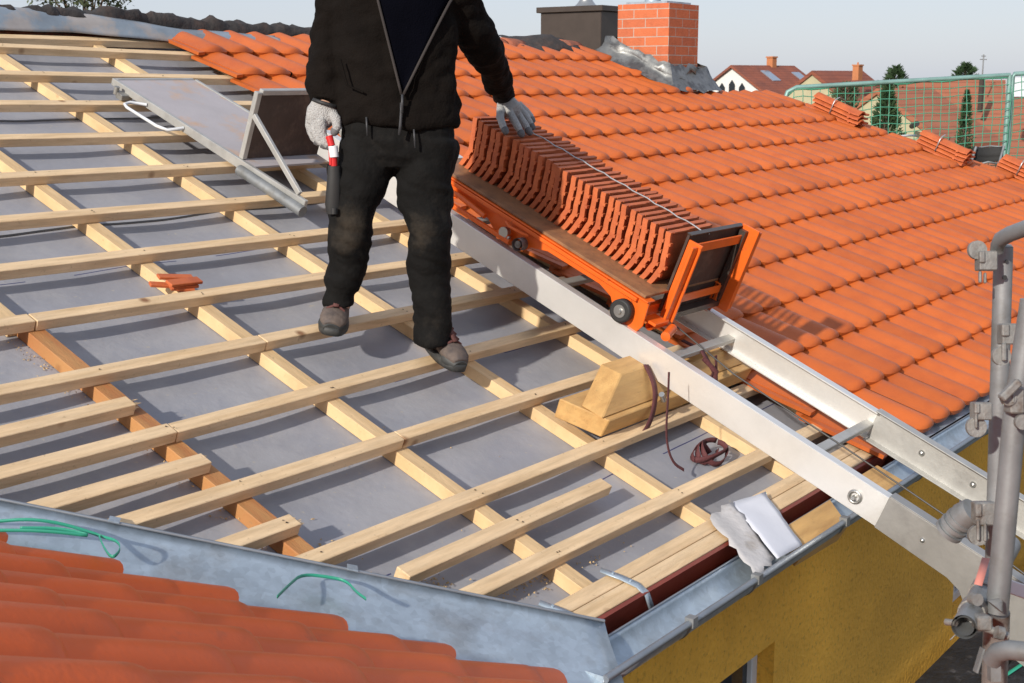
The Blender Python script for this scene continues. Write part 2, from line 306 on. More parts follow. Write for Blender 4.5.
# battens --------------------------------------------------------
def batten(u0,u1,v,w=.055,t=.04,skew=0.,dip=0.,ragged=0,m='wood',label=None,h=0.,name='batten'):
    mb=MB(); n=max(2,int((u1-u0)/.35)); rows=[]
    sd=rnd(0,100)
    for i in range(n+1):
        a=i/n; u=u0+(u1-u0)*a; vv=v+skew*a+.004*noise.noise(V((u*1.3,sd,0))); hh=h+.003*noise.noise(V((u*1.1,sd,5)))
        rows.append([R(u,vv,hh),R(u,vv+w,hh),R(u,vv+w,hh-t),R(u,vv,hh-t)])
    vs=[p for r in rows for p in r];fs=[(0,1,2,3),tuple(4*n+k for k in (3,2,1,0))]
    for i in range(n):
        for k in range(4): fs.append((4*i+k,4*i+4+k,4*i+4+(k+1)%4,4*i+(k+1)%4))
    mb.add(vs,fs)
    mb.cur=1
    for ru in (1.82,2.53,3.245,4.02,4.735,5.42):
        if u0+.01<ru+.03<u1-.01:
            for q_ in range(random.choice((1,2,2))):
                cc=R(ru+.03+rnd(-.015,.015),v+skew*(ru-u0)/(u1-u0)+w*rnd(.25,.75),h+.0015+.003*noise.noise(V((ru*1.1,sd,5)))); r_=rnd(.0028,.0042); mb.add([cc+UX*(r_*math.cos(k*1.047))+DN*(r_*math.sin(k*1.047))+NM*.001 for k in range(6)],[range(6)])
    mb.cur=0
    if ragged:
        for _ in range(34):
            vv=v+skew+rnd(.004,w-.004);hh=h-rnd(.004,t-.004);l=rnd(.006,.06)*random.random()+.006
            c=R(u1-.002,vv,hh);r=rnd(.003,.008)
            mb.add([c+DN*r,c-DN*r,c+NM*r,R(u1+l,vv+rnd(-.008,.008),hh+rnd(-.006,.006))],[(0,1,3),(1,2,3),(2,0,3)])
    return build(mb,name,[m,'nail'],house,loc=R(u0,v,h-t),bevel=.0022,label=label)
# k -> splits in u (joints)
spl={7:[],8:[],9:[2.62,5.08],10:[2.60],11:[],12:[3.37]}
BV={1:(.063,.045),2:(.046,.492),3:(.042,.893),4:(.037,1.297),5:(.026,1.71),6:(.024,2.089),7:(.022,2.458),8:(.027,2.799),9:(.016,3.196),10:(-.002,3.617),11:(.009,3.925),12:(.004,4.311),13:(.011,4.634)}
bv=lambda k,u: BV[k][0]*min(u,5.3)+BV[k][1]
for k in range(1,14):
    v=k*G
    ul={11:1.9,12:2.1,13:2.72}.get(k,.8)
    ur={1:5.6,2:5.6,3:5.6,4:5.6,5:5.5,6:5.5,7:5.5,8:5.4,9:5.45,10:5.5,11:5.5,12:5.5,13:5.6}[k]
    # valley limit
    ul=max(ul,1.889+(v-3.78)*(1.202/1.24)+.03) if v>3.0 else ul
    pts=[ul]+[x for x in {3:[],5:[],8:[2.56],9:[3.27],10:[2.575],11:[3.28],12:[]}.get(k,[])]+[ur]
    for a,b in zip(pts[:-1],pts[1:]):
        batten(a,b-.004 if b!=ur else b,bv(k,a),skew=bv(k,b)-bv(k,a)+rnd(-.003,.003))
batten(2.6,7.5,.12,h=-.012,m='wood')
batten(1.35,2.55,3.432,ragged=1,label='short batten offcut with splintered end near the left edge')
batten(1.8,2.565,3.79,ragged=1,label='short batten offcut with splintered end, second from the top')
batten(2.20,2.602,4.16,ragged=1,label='shortest splintered batten offcut beside the valley sheet')
batten(2.72,3.807,4.50,label='batten cut short half way between two full battens')
# counter battens
def raf(u,v0,v1,m='woodv',w=.062,du=0.):
    mb=MB();n=10;rows=[]
    sd=rnd(0,50)
    for i in range(n+1):
        a=i/n;v=v0+(v1-v0)*a;uu=u+du*a+.006*noise.noise(V((v*1.2,sd,0)))
        rows.append([R(uu,v,-.04),R(uu+w,v,-.04),R(uu+w,v,-.088),R(uu,v,-.088)])
    vs=[p for r in rows for p in r];fs=[(0,1,2,3),tuple(4*n+k for k in (3,2,1,0))]
    for i in range(n):
        for k in range(4): fs.append((4*i+k,4*i+4+k,4*i+4+(k+1)%4,4*i+(k+1)%4))
    mb.add(vs,fs); return build(mb,'counter_batten',m,house,loc=R(u,v0,-.088),bevel=.002)
raf(1.82,.15,3.6,'woodv')
raf(2.50,.15,2.86,'woodv'); raf(2.535,2.865,4.50,'wood_old',w=.066)
raf(3.26,.15,4.858,du=-.02); raf(4.0,.15,4.858,du=.04); raf(4.715,.15,4.858,du=.06); raf(5.42,.15,4.858)
# membrane with sag between supports
mb=MB(); rows=[]; rafU=[1.1,1.85,2.55,3.28,4.05,4.76,5.45,6.1]
def sag(u,v):
    for a,b in zip(rafU[:-1],rafU[1:]):
        if a<=u<=b:
            s=math.sin(math.pi*(u-a)/(b-a)); k=.010+.007*noise.noise(V((a*3,v*1.1,0)))
            return -.088-s*k+.003*s*noise.noise(V((u*5,v*6,1.)))+.003*math.sin(v*9+a)*s
    return -.088
nu,nv=130,120
for i in range(nv+1):
    v=.05+(4.92-.05)*i/nv
    rows.append([R(max(.6+(5.9-.6)*j/nu,0),v,sag(.6+(5.9-.6)*j/nu,v)) for j in range(nu+1)])
mb.grid(rows); mem=build(mb,'membrane','membrane',house,loc=R(0,0,0),fixn=False)
# lap seams: thin dark strips
for v0 in (1.06,2.14):
    mb=MB();rows=[]
    for e in (0,.012):
        rows.append([R(u,v0+.03*noise.noise(V((u*1.1,v0,3)))+e,sag(u,v0)+.004) for u in [.9+4.5*j/70 for j in range(71)]])
    mb.grid(rows); build(mb,'membrane_seam','rubber',house)
# eave planks, fascia
mb=MB().rbox(2.98,5.6,4.862,4.914,-.045,-.004); build(mb,'eave_board','wood',house,bevel=.002)
mb=MB().rbox(3.02,5.6,4.918,4.974,-.046,-.001); build(mb,'eave_board','wood',house,bevel=.002)
mb=MB()
mb.rbox(3.0,5.42,4.976,4.99,-.16,-.004); build(mb,'fascia','fascia',house)
mb=MB(); mb.add([R(5.43,4.88,-.012),R(12.2,4.88,-.012),V((12.2,-4.663,-1.893)),V((5.43,-4.663,-1.893))],[(0,1,2,3)]); build(mb,'drip_sheet','zinc',house,solid=.002)
# tile fields ------------------------------------------------------
def tile_field(mb,fr,rows,w=.2146,H=.037,lift=.040,length=.40,base=.004,phase=.45,tn=11,tint=(.88,1.07),ends=None):
    """rows: list of (v_nose,u0,u1). fr(u,v,h)->point"""
    S5=[0,.006,.016,.03,.05,.09,.2,length]
    for (vn,u0,u1) in rows:
        i0=math.ceil(u0/w-phase); i1=math.floor(u1/w-phase)
        for i in range(i0,i1):
            ul=(i+phase)*w; dz=rnd(-.0025,.0025); dv=rnd(-.006,.006); tt=rnd(*tint); tw=rnd(-.003,.003)
            grid=[];bot=[]
            for j in range(tn):
                t=j/(tn-1); q=t; c=max(0,math.sin(math.pi*q))**.72; cw=.35*max(0,math.sin(math.pi*t))**.8+.65*(.5-.5*math.cos(2*math.pi*t))**.85
                # slight asymmetry
                vv=vn+dv+tw*t-.038*(1-c)**1.3
                col=[]
                for s in S5:
                    e=math.sqrt(max(0,1-(1-min(s/.035,1))**2))
                    h=base+lift*(1-s/length)+dz+H*cw*(.25+.75*e)-.006*(1-e)
                    col.append(fr(ul+t*w*.992,vv-s,h))
                grid.append(col); bot.append(fr(ul+t*w*.992,vv-.004,base+lift+dz-.03+H*cw*.2))
            mb.grid(grid,True)
            for k in range(len(mb.a)-(tn-1)*(len(S5)-1),len(mb.a)): mb.a[k]=tt
            mb.add([g[0] for g in grid]+bot,[(j,j+1,tn+j+1,tn+j) for j in range(tn-1)],False,tt*.8)  # front skirt tinted darker: shadow line under each nose put into the colour
            # side lip on left end
            if i==i0:
                top=grid[0]; low=[p-fr(0,0,.03)+fr(0,0,0) for p in top]
                mb.add(top+low,[(k,k+1,len(top)+k+1,len(top)+k) for k in range(len(top)-1)],False,tt*.85)
                side=[fr(ul-.035,vn-s,base+lift*(1-s/length)-.002) for s in S5]; l2=[p-fr(0,0,.018)+fr(0,0,0) for p in side]
                inn=[fr(ul+.01,vn-s,base+lift*(1-s/length)+.002) for s in S5]
                n=len(side)
                mb.add(side+inn,[(k,k+1,n+k+1,n+k) for k in range(n-1)],False,tt)
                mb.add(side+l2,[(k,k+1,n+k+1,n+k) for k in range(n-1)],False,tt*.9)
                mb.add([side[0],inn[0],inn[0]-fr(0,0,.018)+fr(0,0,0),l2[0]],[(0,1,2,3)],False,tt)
rows=[]
for k in range(0,14):
    vn=(k+1)*G+(.12,.105,.10,.10,.068,.062,.062,.052,.018,.010,.004,-.002,-.012,-.012)[k]
    ue=11.25+(vn-1.0)*.60 if vn>.5 else 10.6
    if k<3: ue=(9.75,9.9,10.05)[k]
    us={0:5.05,1:5.05,2:5.16,3:5.25}.get(k,5.12)
    rows.append((vn,us,ue+.1))
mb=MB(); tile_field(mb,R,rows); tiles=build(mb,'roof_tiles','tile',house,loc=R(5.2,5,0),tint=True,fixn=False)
# substrate below the tiled part so no light leaks, verge board, back slope, gable wall
mb=MB(); 
for hh in (-.03,-.1): mb.add([R(5.6,.05,hh),R(9.9,.05,hh),R(10.1,1.08,hh),R(11.2,1.08,hh),R(13.0,4.0,hh),R(13.5,4.96,hh),R(5.6,4.96,hh)],[range(7)])

build(mb,'roof_deck','felt',house)
mb=MB(); a=R(11.33,1.1,-.12);b=R(13.72,4.97,-.12); mb.prism([a,b,b+V((0,0,.11)),a+V((0,0,.11))],V((.03,.01,0))); build(mb,'verge_board','fascia',house)
mb=MB(); mb.prism([R(11.1,1.1,-.2),R(13.4,4.6,-.2),R(13.4,4.6,-.2)*1+V((0,0,-5)),R(11.1,1.1,-.2)+V((0,0,-7))],V((.05,.02,0)));
build(mb,'gable_wall','render',house)
mb=MB(); mb.add([V((.5,.0,-.05)),V((9.95,.0,-.05)),V((9.95,4.6,-1.95)),V((.5,4.6,-1.95))],[(0,1,2,3)]); build(mb,'rear_roof_slope','oldtile',house,solid=.04)
# ridge: broken felt, grey foil, old ridge tiles ------------------
mb=MB();rows=[]
for j in range(150):
    u=3.4+4.2*j/149
    hh=(.080+.06*abs(noise.noise(V((u*2.3,0,0))))+.03*noise.noise(V((u*9,4,0)))+.012*noise.noise(V((u*25,4,0))))*max(.6,min(1,1-(u-5.2)*.3))
    w=.07+.03*noise.noise(V((u*3,9,0)))
    rows.append([R(u,-.03+.05*max(0,u-5.3)/2+w*math.cos(a)*1.1,-.02+max(0,hh)*1.3*math.sin(a)+.02*noise.noise(V((u*13,a*3,1)))) for a in [math.pi*q/8 for q in range(9)]])
mb.grid(rows); 
for _ in range(0):
    u=rnd(3.4,7.5);c=R(u,rnd(-.06,.03),rnd(.05,.10)*max(.35,min(1,1-(u-5.2)*.35)));r=rnd(.012,.03)
    a=V((rnd(-1,1),rnd(-1,1),rnd(-1,1))).normalized()*r;b=a.cross(V((rnd(-1,1),rnd(-1,1),rnd(-1,1)))).normalized()*r*rnd(.3,1);c2=a.cross(b).normalized()*r*.4
    mb.add([c+a,c+b,c-a,c-b,c+c2],[(0,1,4),(1,2,4),(2,3,4),(3,0,4),(0,3,2,1)])
build(mb,'ridge_felt','felt',house,fixn=False)
mb=MB();rows=[]
for j in range(80):
    u=3.2+2.95*j/79; tw=max(0,1-max(0,(u-4.9))/1.25)
    rows.append([R(u,(.11+.13*min(1,max(0,(u-4.6)/.8)))-.14*q/8,.006+(.062*tw+.015)*math.sin(math.pi*.5*q/8)+.010*noise.noise(V((u*3.3,q*.35,2)))+.012*math.sin(u*2.1)*q/8) for q in range(9)])
mb.grid(rows); build(mb,'ridge_foil_strip','ridgefoil',house,fixn=False,solid=.003)
mb=MB()
for i in range(12):
    u=7.2+i*.205
    if i in (3,8): continue
    rows=[]
    for j in range(5):
        uu=u+.24*j/4; r=.075-.012*j/4
        rows.append([R(uu,.09+r*1.25*math.cos(a),-.01+r*.85*math.sin(a)+.004*(i%3)) for a in [math.pi*q/8 for q in range(9)]])
    mb=MB(); mb.grid(rows); build(mb,'ridge_tile','oldtile',house,fixn=False,solid=.012)
# black felt rag on ridge
mb=MB();rows=[]
for j in range(20):
    u=8.75+.85*j/19
    rows.append([R(u,.30-.36*q/7,.035+.075*math.exp(-((u-9.2)/.2)**2)*math.sin(math.pi*q/7)+.02*noise.noise(V((u*6,q,0)))) for q in range(8)])
mb.grid(rows); build(mb,'ridge_felt','felt',house,fixn=False,solid=.006)
# chimneys
def tower(mb,x0,y0,wx,wy,z0,z1): mb.box(V((x0+wx/2,y0+wy/2,(z0+z1)/2)),X,Y,Z,wx,wy,z1-z0)
cx,cy=9.80,-.93
mb=MB(); tower(mb,cx,cy,.50,.50,-.55,.325); ch=build(mb,'chimney','brick',house,loc=V((cx,cy,-.55)),label='orange-red brick chimney with pale mortar joints')
mb=MB(); tower(mb,cx+.05,cy+.05,.40,.40,.325,.345); mb.tube([V((cx+.2,cy+.28,.33)),V((cx+.2,cy+.28,.45))],.07,16); build(mb,'chimney_cap','zinc',ch)
mb=MB();rows=[]
ring=[(cx-.06,cy-.06),(cx+.56,cy-.06),(cx+.56,cy+.56),(cx-.06,cy+.56),(cx-.06,cy-.06)]
path=[]
for a,b in zip(ring[:-1],ring[1:]):
    for q in range(10): path.append((a[0]+(b[0]-a[0])*q/10,a[1]+(b[1]-a[1])*q/10))
path.append(ring[-1])
for (x,y) in path:
    zr=-abs(y)*math.tan(TH)
    out=V((x-(cx+.25),y-(cy+.25),0)).normalized(); row=[]
    for q in range(7):
        k=q/6; nn=.045*noise.noise(V((x*11,y*11,q*1.3)))
        row.append(V((x,y,zr+.06))+out*(.19*(1-k)**1.5 if q<4 else .04*(6-q)/2)*.75+V((0,0,(k**1.1)*.155-.0))+V((nn,nn,nn*1.2))+V((0,0,-(out.y<0)*.19*(1-k)**1.5*.75*math.tan(TH)*abs(out.y))))
    rows.append(row)
mb.grid(rows); build(mb,'flashing','foil',ch,fixn=False)
c0=at(601,30,11.75); fx,fy=c0.x,c0.y
mb=MB(); tower(mb,fx,fy,.55,.66,-.6,c0.z+.165); ch2=build(mb,'chimney','brown_metal',house,loc=V((fx,fy,-.6)),label='chimney clad in dark brown sheet metal',bevel=.004)
mb=MB(); tower(mb,fx-.03,fy-.03,.61,.72,c0.z+.165,c0.z+.215); build(mb,'chimney_cap','brown_metal',ch2,bevel=.004)
mb=MB(); pc=at(586,5,12.1); mb.tube([V((pc.x,pc.y,c0.z+.21)),V((pc.x,pc.y,c0.z+.245)),V((pc.x,pc.y,c0.z+.28)),V((pc.x,pc.y,c0.z+.5))],[.13,.085,.06,.06],20); build(mb,'flue_pipe','steel',ch2)
# wall, windows, gutter -------------------------------------------
YW=-4.55
def wall_with_holes(mb,x0,x1,z0,z1,holes,y,d=.18):
    xs=sorted(set([x0,x1]+[h[0] for h in holes]+[h[1] for h in holes])); zs=sorted(set([z0,z1]+[h[2] for h in holes]+[h[3] for h in holes]))
    for a,b in zip(xs[:-1],xs[1:]):
        for c,e in zip(zs[:-1],zs[1:]):
            if any(h[0]<=a and b<=h[1] and h[2]<=c and e<=h[3] for h in holes): continue
            mb.add([(a,y,c),(b,y,c),(b,y,e),(a,y,e)],[(0,1,2,3)])
    for h in holes:
        a,b,c,e=h
        mb.add([(a,y,c),(a,y+d,c),(a,y+d,e),(a,y,e)],[(0,1,2,3)]);mb.add([(b,y,c),(b,y,e),(b,y+d,e),(b,y+d,c)],[(0,1,2,3)])
        mb.add([(a,y,e),(a,y+d,e),(b,y+d,e),(b,y,e)],[(0,1,2,3)]);mb.add([(a,y,c),(b,y,c),(b,y+d,c),(a,y+d,c)],[(0,1,2,3)])
holes=[(3.45,4.49,-3.4,-2.45),(6.66,7.10,-3.1,-2.40)]
mb=MB(); wall_with_holes(mb,2.0,13.2,-7,-1.9,holes,YW); build(mb,'wall','render',house,fixn=False)
mb=MB(); mb.add([(2.0,YW,-1.95),(13.2,YW,-1.95),(13.2,YW-.10,-1.97),(2.0,YW-.10,-1.97)],[(0,1,2,3)]); build(mb,'soffit','fascia',house)
for (a,b,c,e) in holes:
    mb=MB(); y=YW+.09
    for (p,q,r_,s_) in ((a,a+.05,c,e),(b-.05,b,c,e),(a,b,e-.05,e),(a,b,c,c+.05),((a+b)/2-.03,(a+b)/2+.03,c,e)):
        mb.box(V(((p+q)/2,y,(r_+s_)/2)),X,Y,Z,q-p-.001,.04+.002*((p==a)),s_-r_-.001)
    w_=build(mb,'window','white',house,bevel=.003); mb=MB(); mb.box(V(((a+b)/2,y+.005,(c+e)/2)),X,Y,Z,b-a-.02,.01,e-c-.02); build(mb,'pane','glass',w_)
# gutter half round along x
gy0,gz0=-4.668,-1.905; gr=.066
mb=MB();rows=[]
for x in [2.86+.25*i for i in range(38)]:
    rows.append([V((x,gy0-gr+gr*math.cos(a),gz0-.012*(0)-gr*1.05*math.sin(a)+(.0 if a<1.57 else -.008))) for a in [math.pi*q/12 for q in range(13)]])
mb.grid(rows); gut=build(mb,'gutter','zinc',house,fixn=False,solid=.003)
mb=MB(); mb.tube([V((2.86,gy0-2*gr-.006,gz0-.006)),V((12.2,gy0-2*gr-.006,gz0-.006))],.0115,10); mb.tube([V((2.86,gy0,gz0+.003)),V((12.2,gy0,gz0+.003))],.004,6); build(mb,'gutter_bead','zinc_dark',gut)
mb=MB(); mb.add([V((2.86,gy0-gr+gr*math.cos(a),gz0-gr*1.05*math.sin(a))) for a in [math.pi*q/12 for q in range(13)]],[list(range(13))]); build(mb,'gutter_end','zinc',gut)
# ribs / stop ends / brackets in the gutter
for x in (3.34,3.78,4.5,5.35,6.3):
    mb=MB(); mb.tube([V((x,gy0-gr+(gr+.004)*math.cos(a),gz0-(gr+.006)*1.05*math.sin(a))) for a in [math.pi*q/14 for q in range(15)]],.006,6); mb.box(V((x,gy0-2*gr-.006,gz0-.002)),X,Y,Z,.03,.03,.03)
    build(mb,'gutter_bracket','galv',gut)
for u in (3.04,3.37):
    mb=MB(); mb.ribbon([R(u-.05,4.84,.004),R(u-.02,4.90,.006),R(u,4.955,.006),R(u+.012,4.99,-.008),R(u+.018,5.02,-.045)],.028,.004,side=UX)
    for q in ((u-.03,4.875),(u-.006,4.93)): mb.tube([R(q[0],q[1],.004),R(q[0],q[1],.012)],.005,8)
    build(mb,'gutter_strap','zinc',gut)
# valley sheet ------------------------------------------------------
a2=math.radians(24.5); NP=V((2.366,-4.292,-1.703)); N2=V((math.sin(a2),0,math.cos(a2))); D2=V((math.cos(a2),0,-math.sin(a2)))
def RN(u,v,h=0.):   # near wing: u runs toward -y (camera), v downslope +x
    base=NP-N2*.075
    p=V((0,-u,0))+D2*v
    o=V((base.x,0,base.z)); return o+p+N2*h
mb=MB();rows=[]
E0=V((1.889,-3.505,-1.416));E1=V((3.09,-4.654,-1.881)); dv=(E1-E0)
perp=V((dv.y,-dv.x,0)).normalized()
def valley(s,q): # q: 0 upper edge .. 1 under the near tiles
    p=E0+dv*s; k=q*.42
    zmain=lambda pt: pt.y*math.tan(TH)
    pt=p+perp*k
    zm=zmain(pt)
    # near roof base plane z at the point
    b=NP-N2*.09; zn=b.z-(N2.x*(pt.x-b.x))/N2.z
    z=max(zm,zn-.0) if q>0 else zm
    zz=(zm+zn)/2+math.sqrt(((zm-zn)/2)**2+.00035)
    return V((pt.x,pt.y,zz+.004+(.012*math.exp(-(q/.06)**2))))
for i in range(-14,26):
    s=i/24
    if s>1.03: break
    rows.append([valley(s,q/14)+V((0,0,.003*noise.noise(V((s*6,q*.5,0))))) for q in range(15)])
mb.grid(rows); vs_=build(mb,'valley_gutter','zinc',house,fixn=False,solid=.002)
mb=MB(); mb.tube([valley(i/24,0)+V((0,0,.004)) for i in range(-14,25)],.005,6); build(mb,'sheet_edge','zinc_dark',vs_)
for s in (.175,.56):
    mb=MB(); p=valley(s,0); mb.box(p+V((0,0,.008))-perp*.01,dv.normalized(),perp,NM,.03,.04,.004); build(mb,'sheet_clip','zinc',vs_)
# near wing tiles: columns ending along the valley
mb=MB()
w=.2146
def near_cols():
    for i in range(-10,30):
        yc=-3.92-(i+.5)*w*1.02      # column centre
        s=(yc-E0.y)/dv.y
        xv=E0.x+dv.x*s; off=.110-.060*max(0,min(1,s))+(.010 if i%2 else -.008)
        xe=xv-off*1.35
        if s>1.02: xe=3.02
        yield i,yc,xe
cols=list(near_cols())
for i,yc,xe in cols:
    u0=-yc-w*.51; v_end=(xe-(NP-N2*.075).x)/math.cos(a2)
    vn=v_end; first=True
    # nose lattice shared by all columns plus the cut end
    noses=[v_end]; k=math.floor((v_end-.12)/G)
    jit=rnd(-.05,.05)
    while k*G>-3.2:
        if k*G+.05+jit<v_end-.16: noses.append(k*G+.05+jit)
        k-=1
    for r_,vn in enumerate(noses):
        tn=15; S5=[0,.006,.016,.03,.05,.09,.2,.41 if r_ else .62]; tt=rnd(.93,1.07); dz=rnd(-.003,.003)
        grid=[]
        for j in range(tn):
            t=j/(tn-1); c=max(0,math.sin(math.pi*t))**.7; cw=.35*max(0,math.sin(math.pi*t))**.8+.65*(.5-.5*math.cos(2*math.pi*t))**.85; col=[]
            for s5 in S5:
                e=math.sqrt(max(0,1-(1-min(s5/.05,1))**2)); h=.004+.013*(1-s5/.41)*(0 if r_==0 else 1)+dz+.066*cw*(.2+.8*e)+(.012 if r_==0 else 0)
                if r_==0: h=.030*(1-s5/.41)*.4+.012+dz+.066*cw*(.2+.8*e)
                col.append(RN(u0+t*w*1.02*.995,vn-.03*(1-c)-s5,h))
            grid.append(col)
        n0=len(mb.a); mb.grid(grid,True)
        for k2 in range(n0,len(mb.a)): mb.a[k2]=tt
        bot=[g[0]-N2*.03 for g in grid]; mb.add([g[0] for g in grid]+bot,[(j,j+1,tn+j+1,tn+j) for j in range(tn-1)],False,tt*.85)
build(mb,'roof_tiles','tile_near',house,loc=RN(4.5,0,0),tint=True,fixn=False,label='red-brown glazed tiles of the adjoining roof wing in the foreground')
mb=MB(); mb.add([RN(2.5,-3.4,-.01),RN(9,-3.4,-.01),RN(9,.9,-.01),RN(5.0,.75,-.01),RN(4.6,.3,-.01),RN(3.5,-.85,-.01),RN(2.5,-1.9,-.01)],[(0,1,2,3,4,5,6)]); build(mb,'roof_deck','oldtile',house)
# ================================================================= loose green ties on the valley
def chaikin(p,n=2):
    for _ in range(n):
        q_=[p[0]]
        for a,b in zip(p[:-1],p[1:]): q_+=[a*.75+b*.25,a*.25+b*.75]
        p=q_+[p[-1]]
    return p
def tie(pts,label):
    mb=MB(); mb.ribbon(chaikin(pts),.009,.0015,side=(0,0,1)); return build(mb,'green_tie','green',label=label,cat='cable tie',group='green plastic ties on the valley sheet')
q=lambda s,w_,z=.012: valley(s,w_)+V((0,0,z))
tie([at(-25,524,3.42),at(0,521,3.43),at(30,519,3.44),at(60,523,3.46),at(90,532,3.48),at(103,537,3.49),at(118,541,3.43),at(121,550,3.40),at(112,559,3.36),at(104,548,3.42),at(99,536,3.48)],'green plastic tie looped over the valley sheet at its clip')
tie([at(-25,532,3.38),at(0,530,3.40),at(50,531,3.42),at(98,537,3.46),at(60,528,3.45),at(20,528,3.42)],'long green plastic tie lying along the far left of the valley sheet')
tie([at(277,597,3.40),at(290,584,3.50),at(302,574,3.60),at(330,577,3.62),at(347,581,3.62),at(356,592,3.55),at(366,599,3.5)],'green plastic tie bent over the edge of the valley sheet by the middle batten')
# ================================================================= HOIST RAILS
def un(v): return 4.51-.05*(v-3)
def uf(v): return 5.12-.075*(v-4)
hoist=empty('inclined_hoist_track',R(4.7,5.2,.15),label='aluminium twin-rail hoist track laid down the roof to the scaffold',cat='hoist track')
def rail(uf_,sgn,v0,v1,nm,m,hb=.15,ht=.273,name='rail',dz=0.):
    # C profile: web on the outer side, flanges inwards
    mb=MB(); th=.006; fl=.045
    sec=[(0,hb),(fl*sgn,hb),(fl*sgn,hb+.006),(th*sgn,hb+.006),(th*sgn,ht-.006),(fl*sgn,ht-.006),(fl*sgn,ht),(0,ht)]
    n=len(sec);rows=[]
    for v in (v0,v1):
        rows.append([R(uf_(v)+a,v,b+(.010-.014*(v-3))*dz) for a,b in sec])
    vs=rows[0]+rows[1]; fs=[list(range(n)),list(range(n,2*n))[::-1]]+[(i,(i+1)%n,n+(i+1)%n,n+i) for i in range(n)]
    mb.add(vs,fs); return build(mb,name,m,hoist,bevel=.0015)
rail(un,1,2.15,5.31,'n','alu',dz=1.); rail(uf,-1,2.15,4.98,'f','alu')
def un2(v): return un(v)-.004
def uf2(v): return uf(v)+.004
# lower joint pieces
mb=MB()
def side_plate(uu,poly): 
    return [R(uu(v),v,h) for v,h in poly]
Hn=lambda v,h:h+(.010-.014*(v-3))
mb.prism([R(un2(v),v,Hn(v,h)) for v,h in [(5.30,.277),(6.25,.277),(6.3,.06),(6.02,.02),(5.84,.03),(5.70,.085),(5.655,.125),(5.60,.14),(5.30,.147)]],V((.008,0,0)))
mb.prism([R(un(5.30)-.004,5.30,Hn(5.3,.277)),R(un(6.25)-.004,6.25,Hn(6.25,.277)),R(un(6.25)+.05,6.25,Hn(6.25,.277)),R(un(5.30)+.05,5.30,Hn(5.3,.277))],NM*.006)
build(mb,'end_plate','alu3',hoist,bevel=.0015)
mb=MB(); mb.prism([R(uf(4.97)-.004,4.97,.277),R(uf(6.4)-.004,6.4,.277),R(uf(6.4)-.004,6.4,.148),R(uf(4.97)-.004,4.97,.148)],V((-.008,0,0)))
mb.prism([R(uf(4.97)-.05,4.97,.277),R(uf(6.4)-.05,6.4,.277),R(uf(6.4),6.4,.277),R(uf(4.97),4.97,.277)],NM*.005); mb.prism([R(uf(4.97)-.05,4.97,.146),R(uf(6.4)-.05,6.4,.146),R(uf(6.4),6.4,.146),R(uf(4.97),4.97,.146)],NM*.005)
build(mb,'end_plate','alu2',hoist,bevel=.0015)
# bolts
def bolt(p,ax,r,name='bolt',par=hoist,m='steel'):
    mb=MB(); ax=V(ax); mb.tube([p,p+ax*r*.5,p+ax*r*.9,p+ax*r*1.05],[r,r*.95,r*.55,.0005],14); return build(mb,name,m,par)
for v in (5.20,5.43): bolt(R(uf(v)-.012,v,.215),-UX,.013)
bolt(R(un(5.47)-.004,5.47,.185),-UX,.009)
mb=MB(); c=R(un(5.19)-.006,5.19,.185); mb.tube([c+NM*(.022*math.cos(a))+DN*(.022*math.sin(a)) for a in [2*math.pi*q/16 for q in range(16)]],.006,8,closed=True); mb.tube([c,c-UX*.02],.008,8); build(mb,'ring_bolt','steel',hoist)
mb=MB(); c=R(un2(5.80)-.016,5.80,.075); ax1=(DN*.55-NM*.8).normalized(); ax2=(DN*.8+NM*.55).normalized()
for o_ in (-.018,.018): mb.box(c+ax2*o_,ax2,ax1,UX,.012,.11,.022)
mb.box(c+ax1*.05,ax2,ax1,UX,.05,.014,.022); mb.box(c-ax1*.05,ax2,ax1,UX,.05,.014,.022)
build(mb,'slotted_bracket','galv_rust',hoist,bevel=.003)
for v in (2.35,3.0,3.60,4.24,4.955):
    mb=MB(); a=R(un(v)+.006,v,.20);b=R(uf(v)-.006,v,.20)
    mb.hexa([a-DN*.02-NM*.012,a+DN*.02-NM*.012,b+DN*.02-NM*.012,b-DN*.02-NM*.012,a-DN*.02+NM*.012,a+DN*.02+NM*.012,b+DN*.02+NM*.012,b-DN*.02+NM*.012]); build(mb,'rung','alu2',hoist,bevel=.003)
# steel wire rope
mb=MB(); pts=[R(4.70,4.05,.30),R(4.62,4.5,.262),R(4.60,5.0,.245),R(4.55,5.5,.235),R(4.5,6.0,.20)]; mb.tube(pts,.0038,6); build(mb,'wire_rope','cable',label='thin dark steel wire rope running between the hoist rails down to the scaffold',cat='wire rope')
# ================================================================= TIMBER BLOCKS UNDER THE TRACK
def beam_block(pts4a,pts4b,label,name='timber_block'):
    mb=MB(); mb.add(pts4a+pts4b,[(3,2,1,0),(4,5,6,7),(0,1,5,4),(1,2,6,5),(2,3,7,6),(3,0,4,7)]); return build(mb,name,'block',bevel=.004,label=label,cat='timber block',group='timber blocks propping the hoist track')
beam_block([R(3.985,4.145,.002),R(4.055,4.325,.002),R(4.055,4.335,.082),R(3.985,4.14,.082)],[R(5.24,4.145,.002),R(5.24,4.325,.002),R(5.24,4.335,.082),R(5.24,4.14,.082)],'lower laminated timber block lying flat on the battens under the hoist rails')
beam_block([R(4.025,4.215,.085),R(4.03,4.315,.085),R(4.235,4.225,.185),R(4.215,4.135,.185)],[R(4.425,4.215,.085),R(4.425,4.315,.085),R(4.425,4.225,.185),R(4.425,4.135,.185)],'upper timber block with slanted yellow end, resting on the lower block')
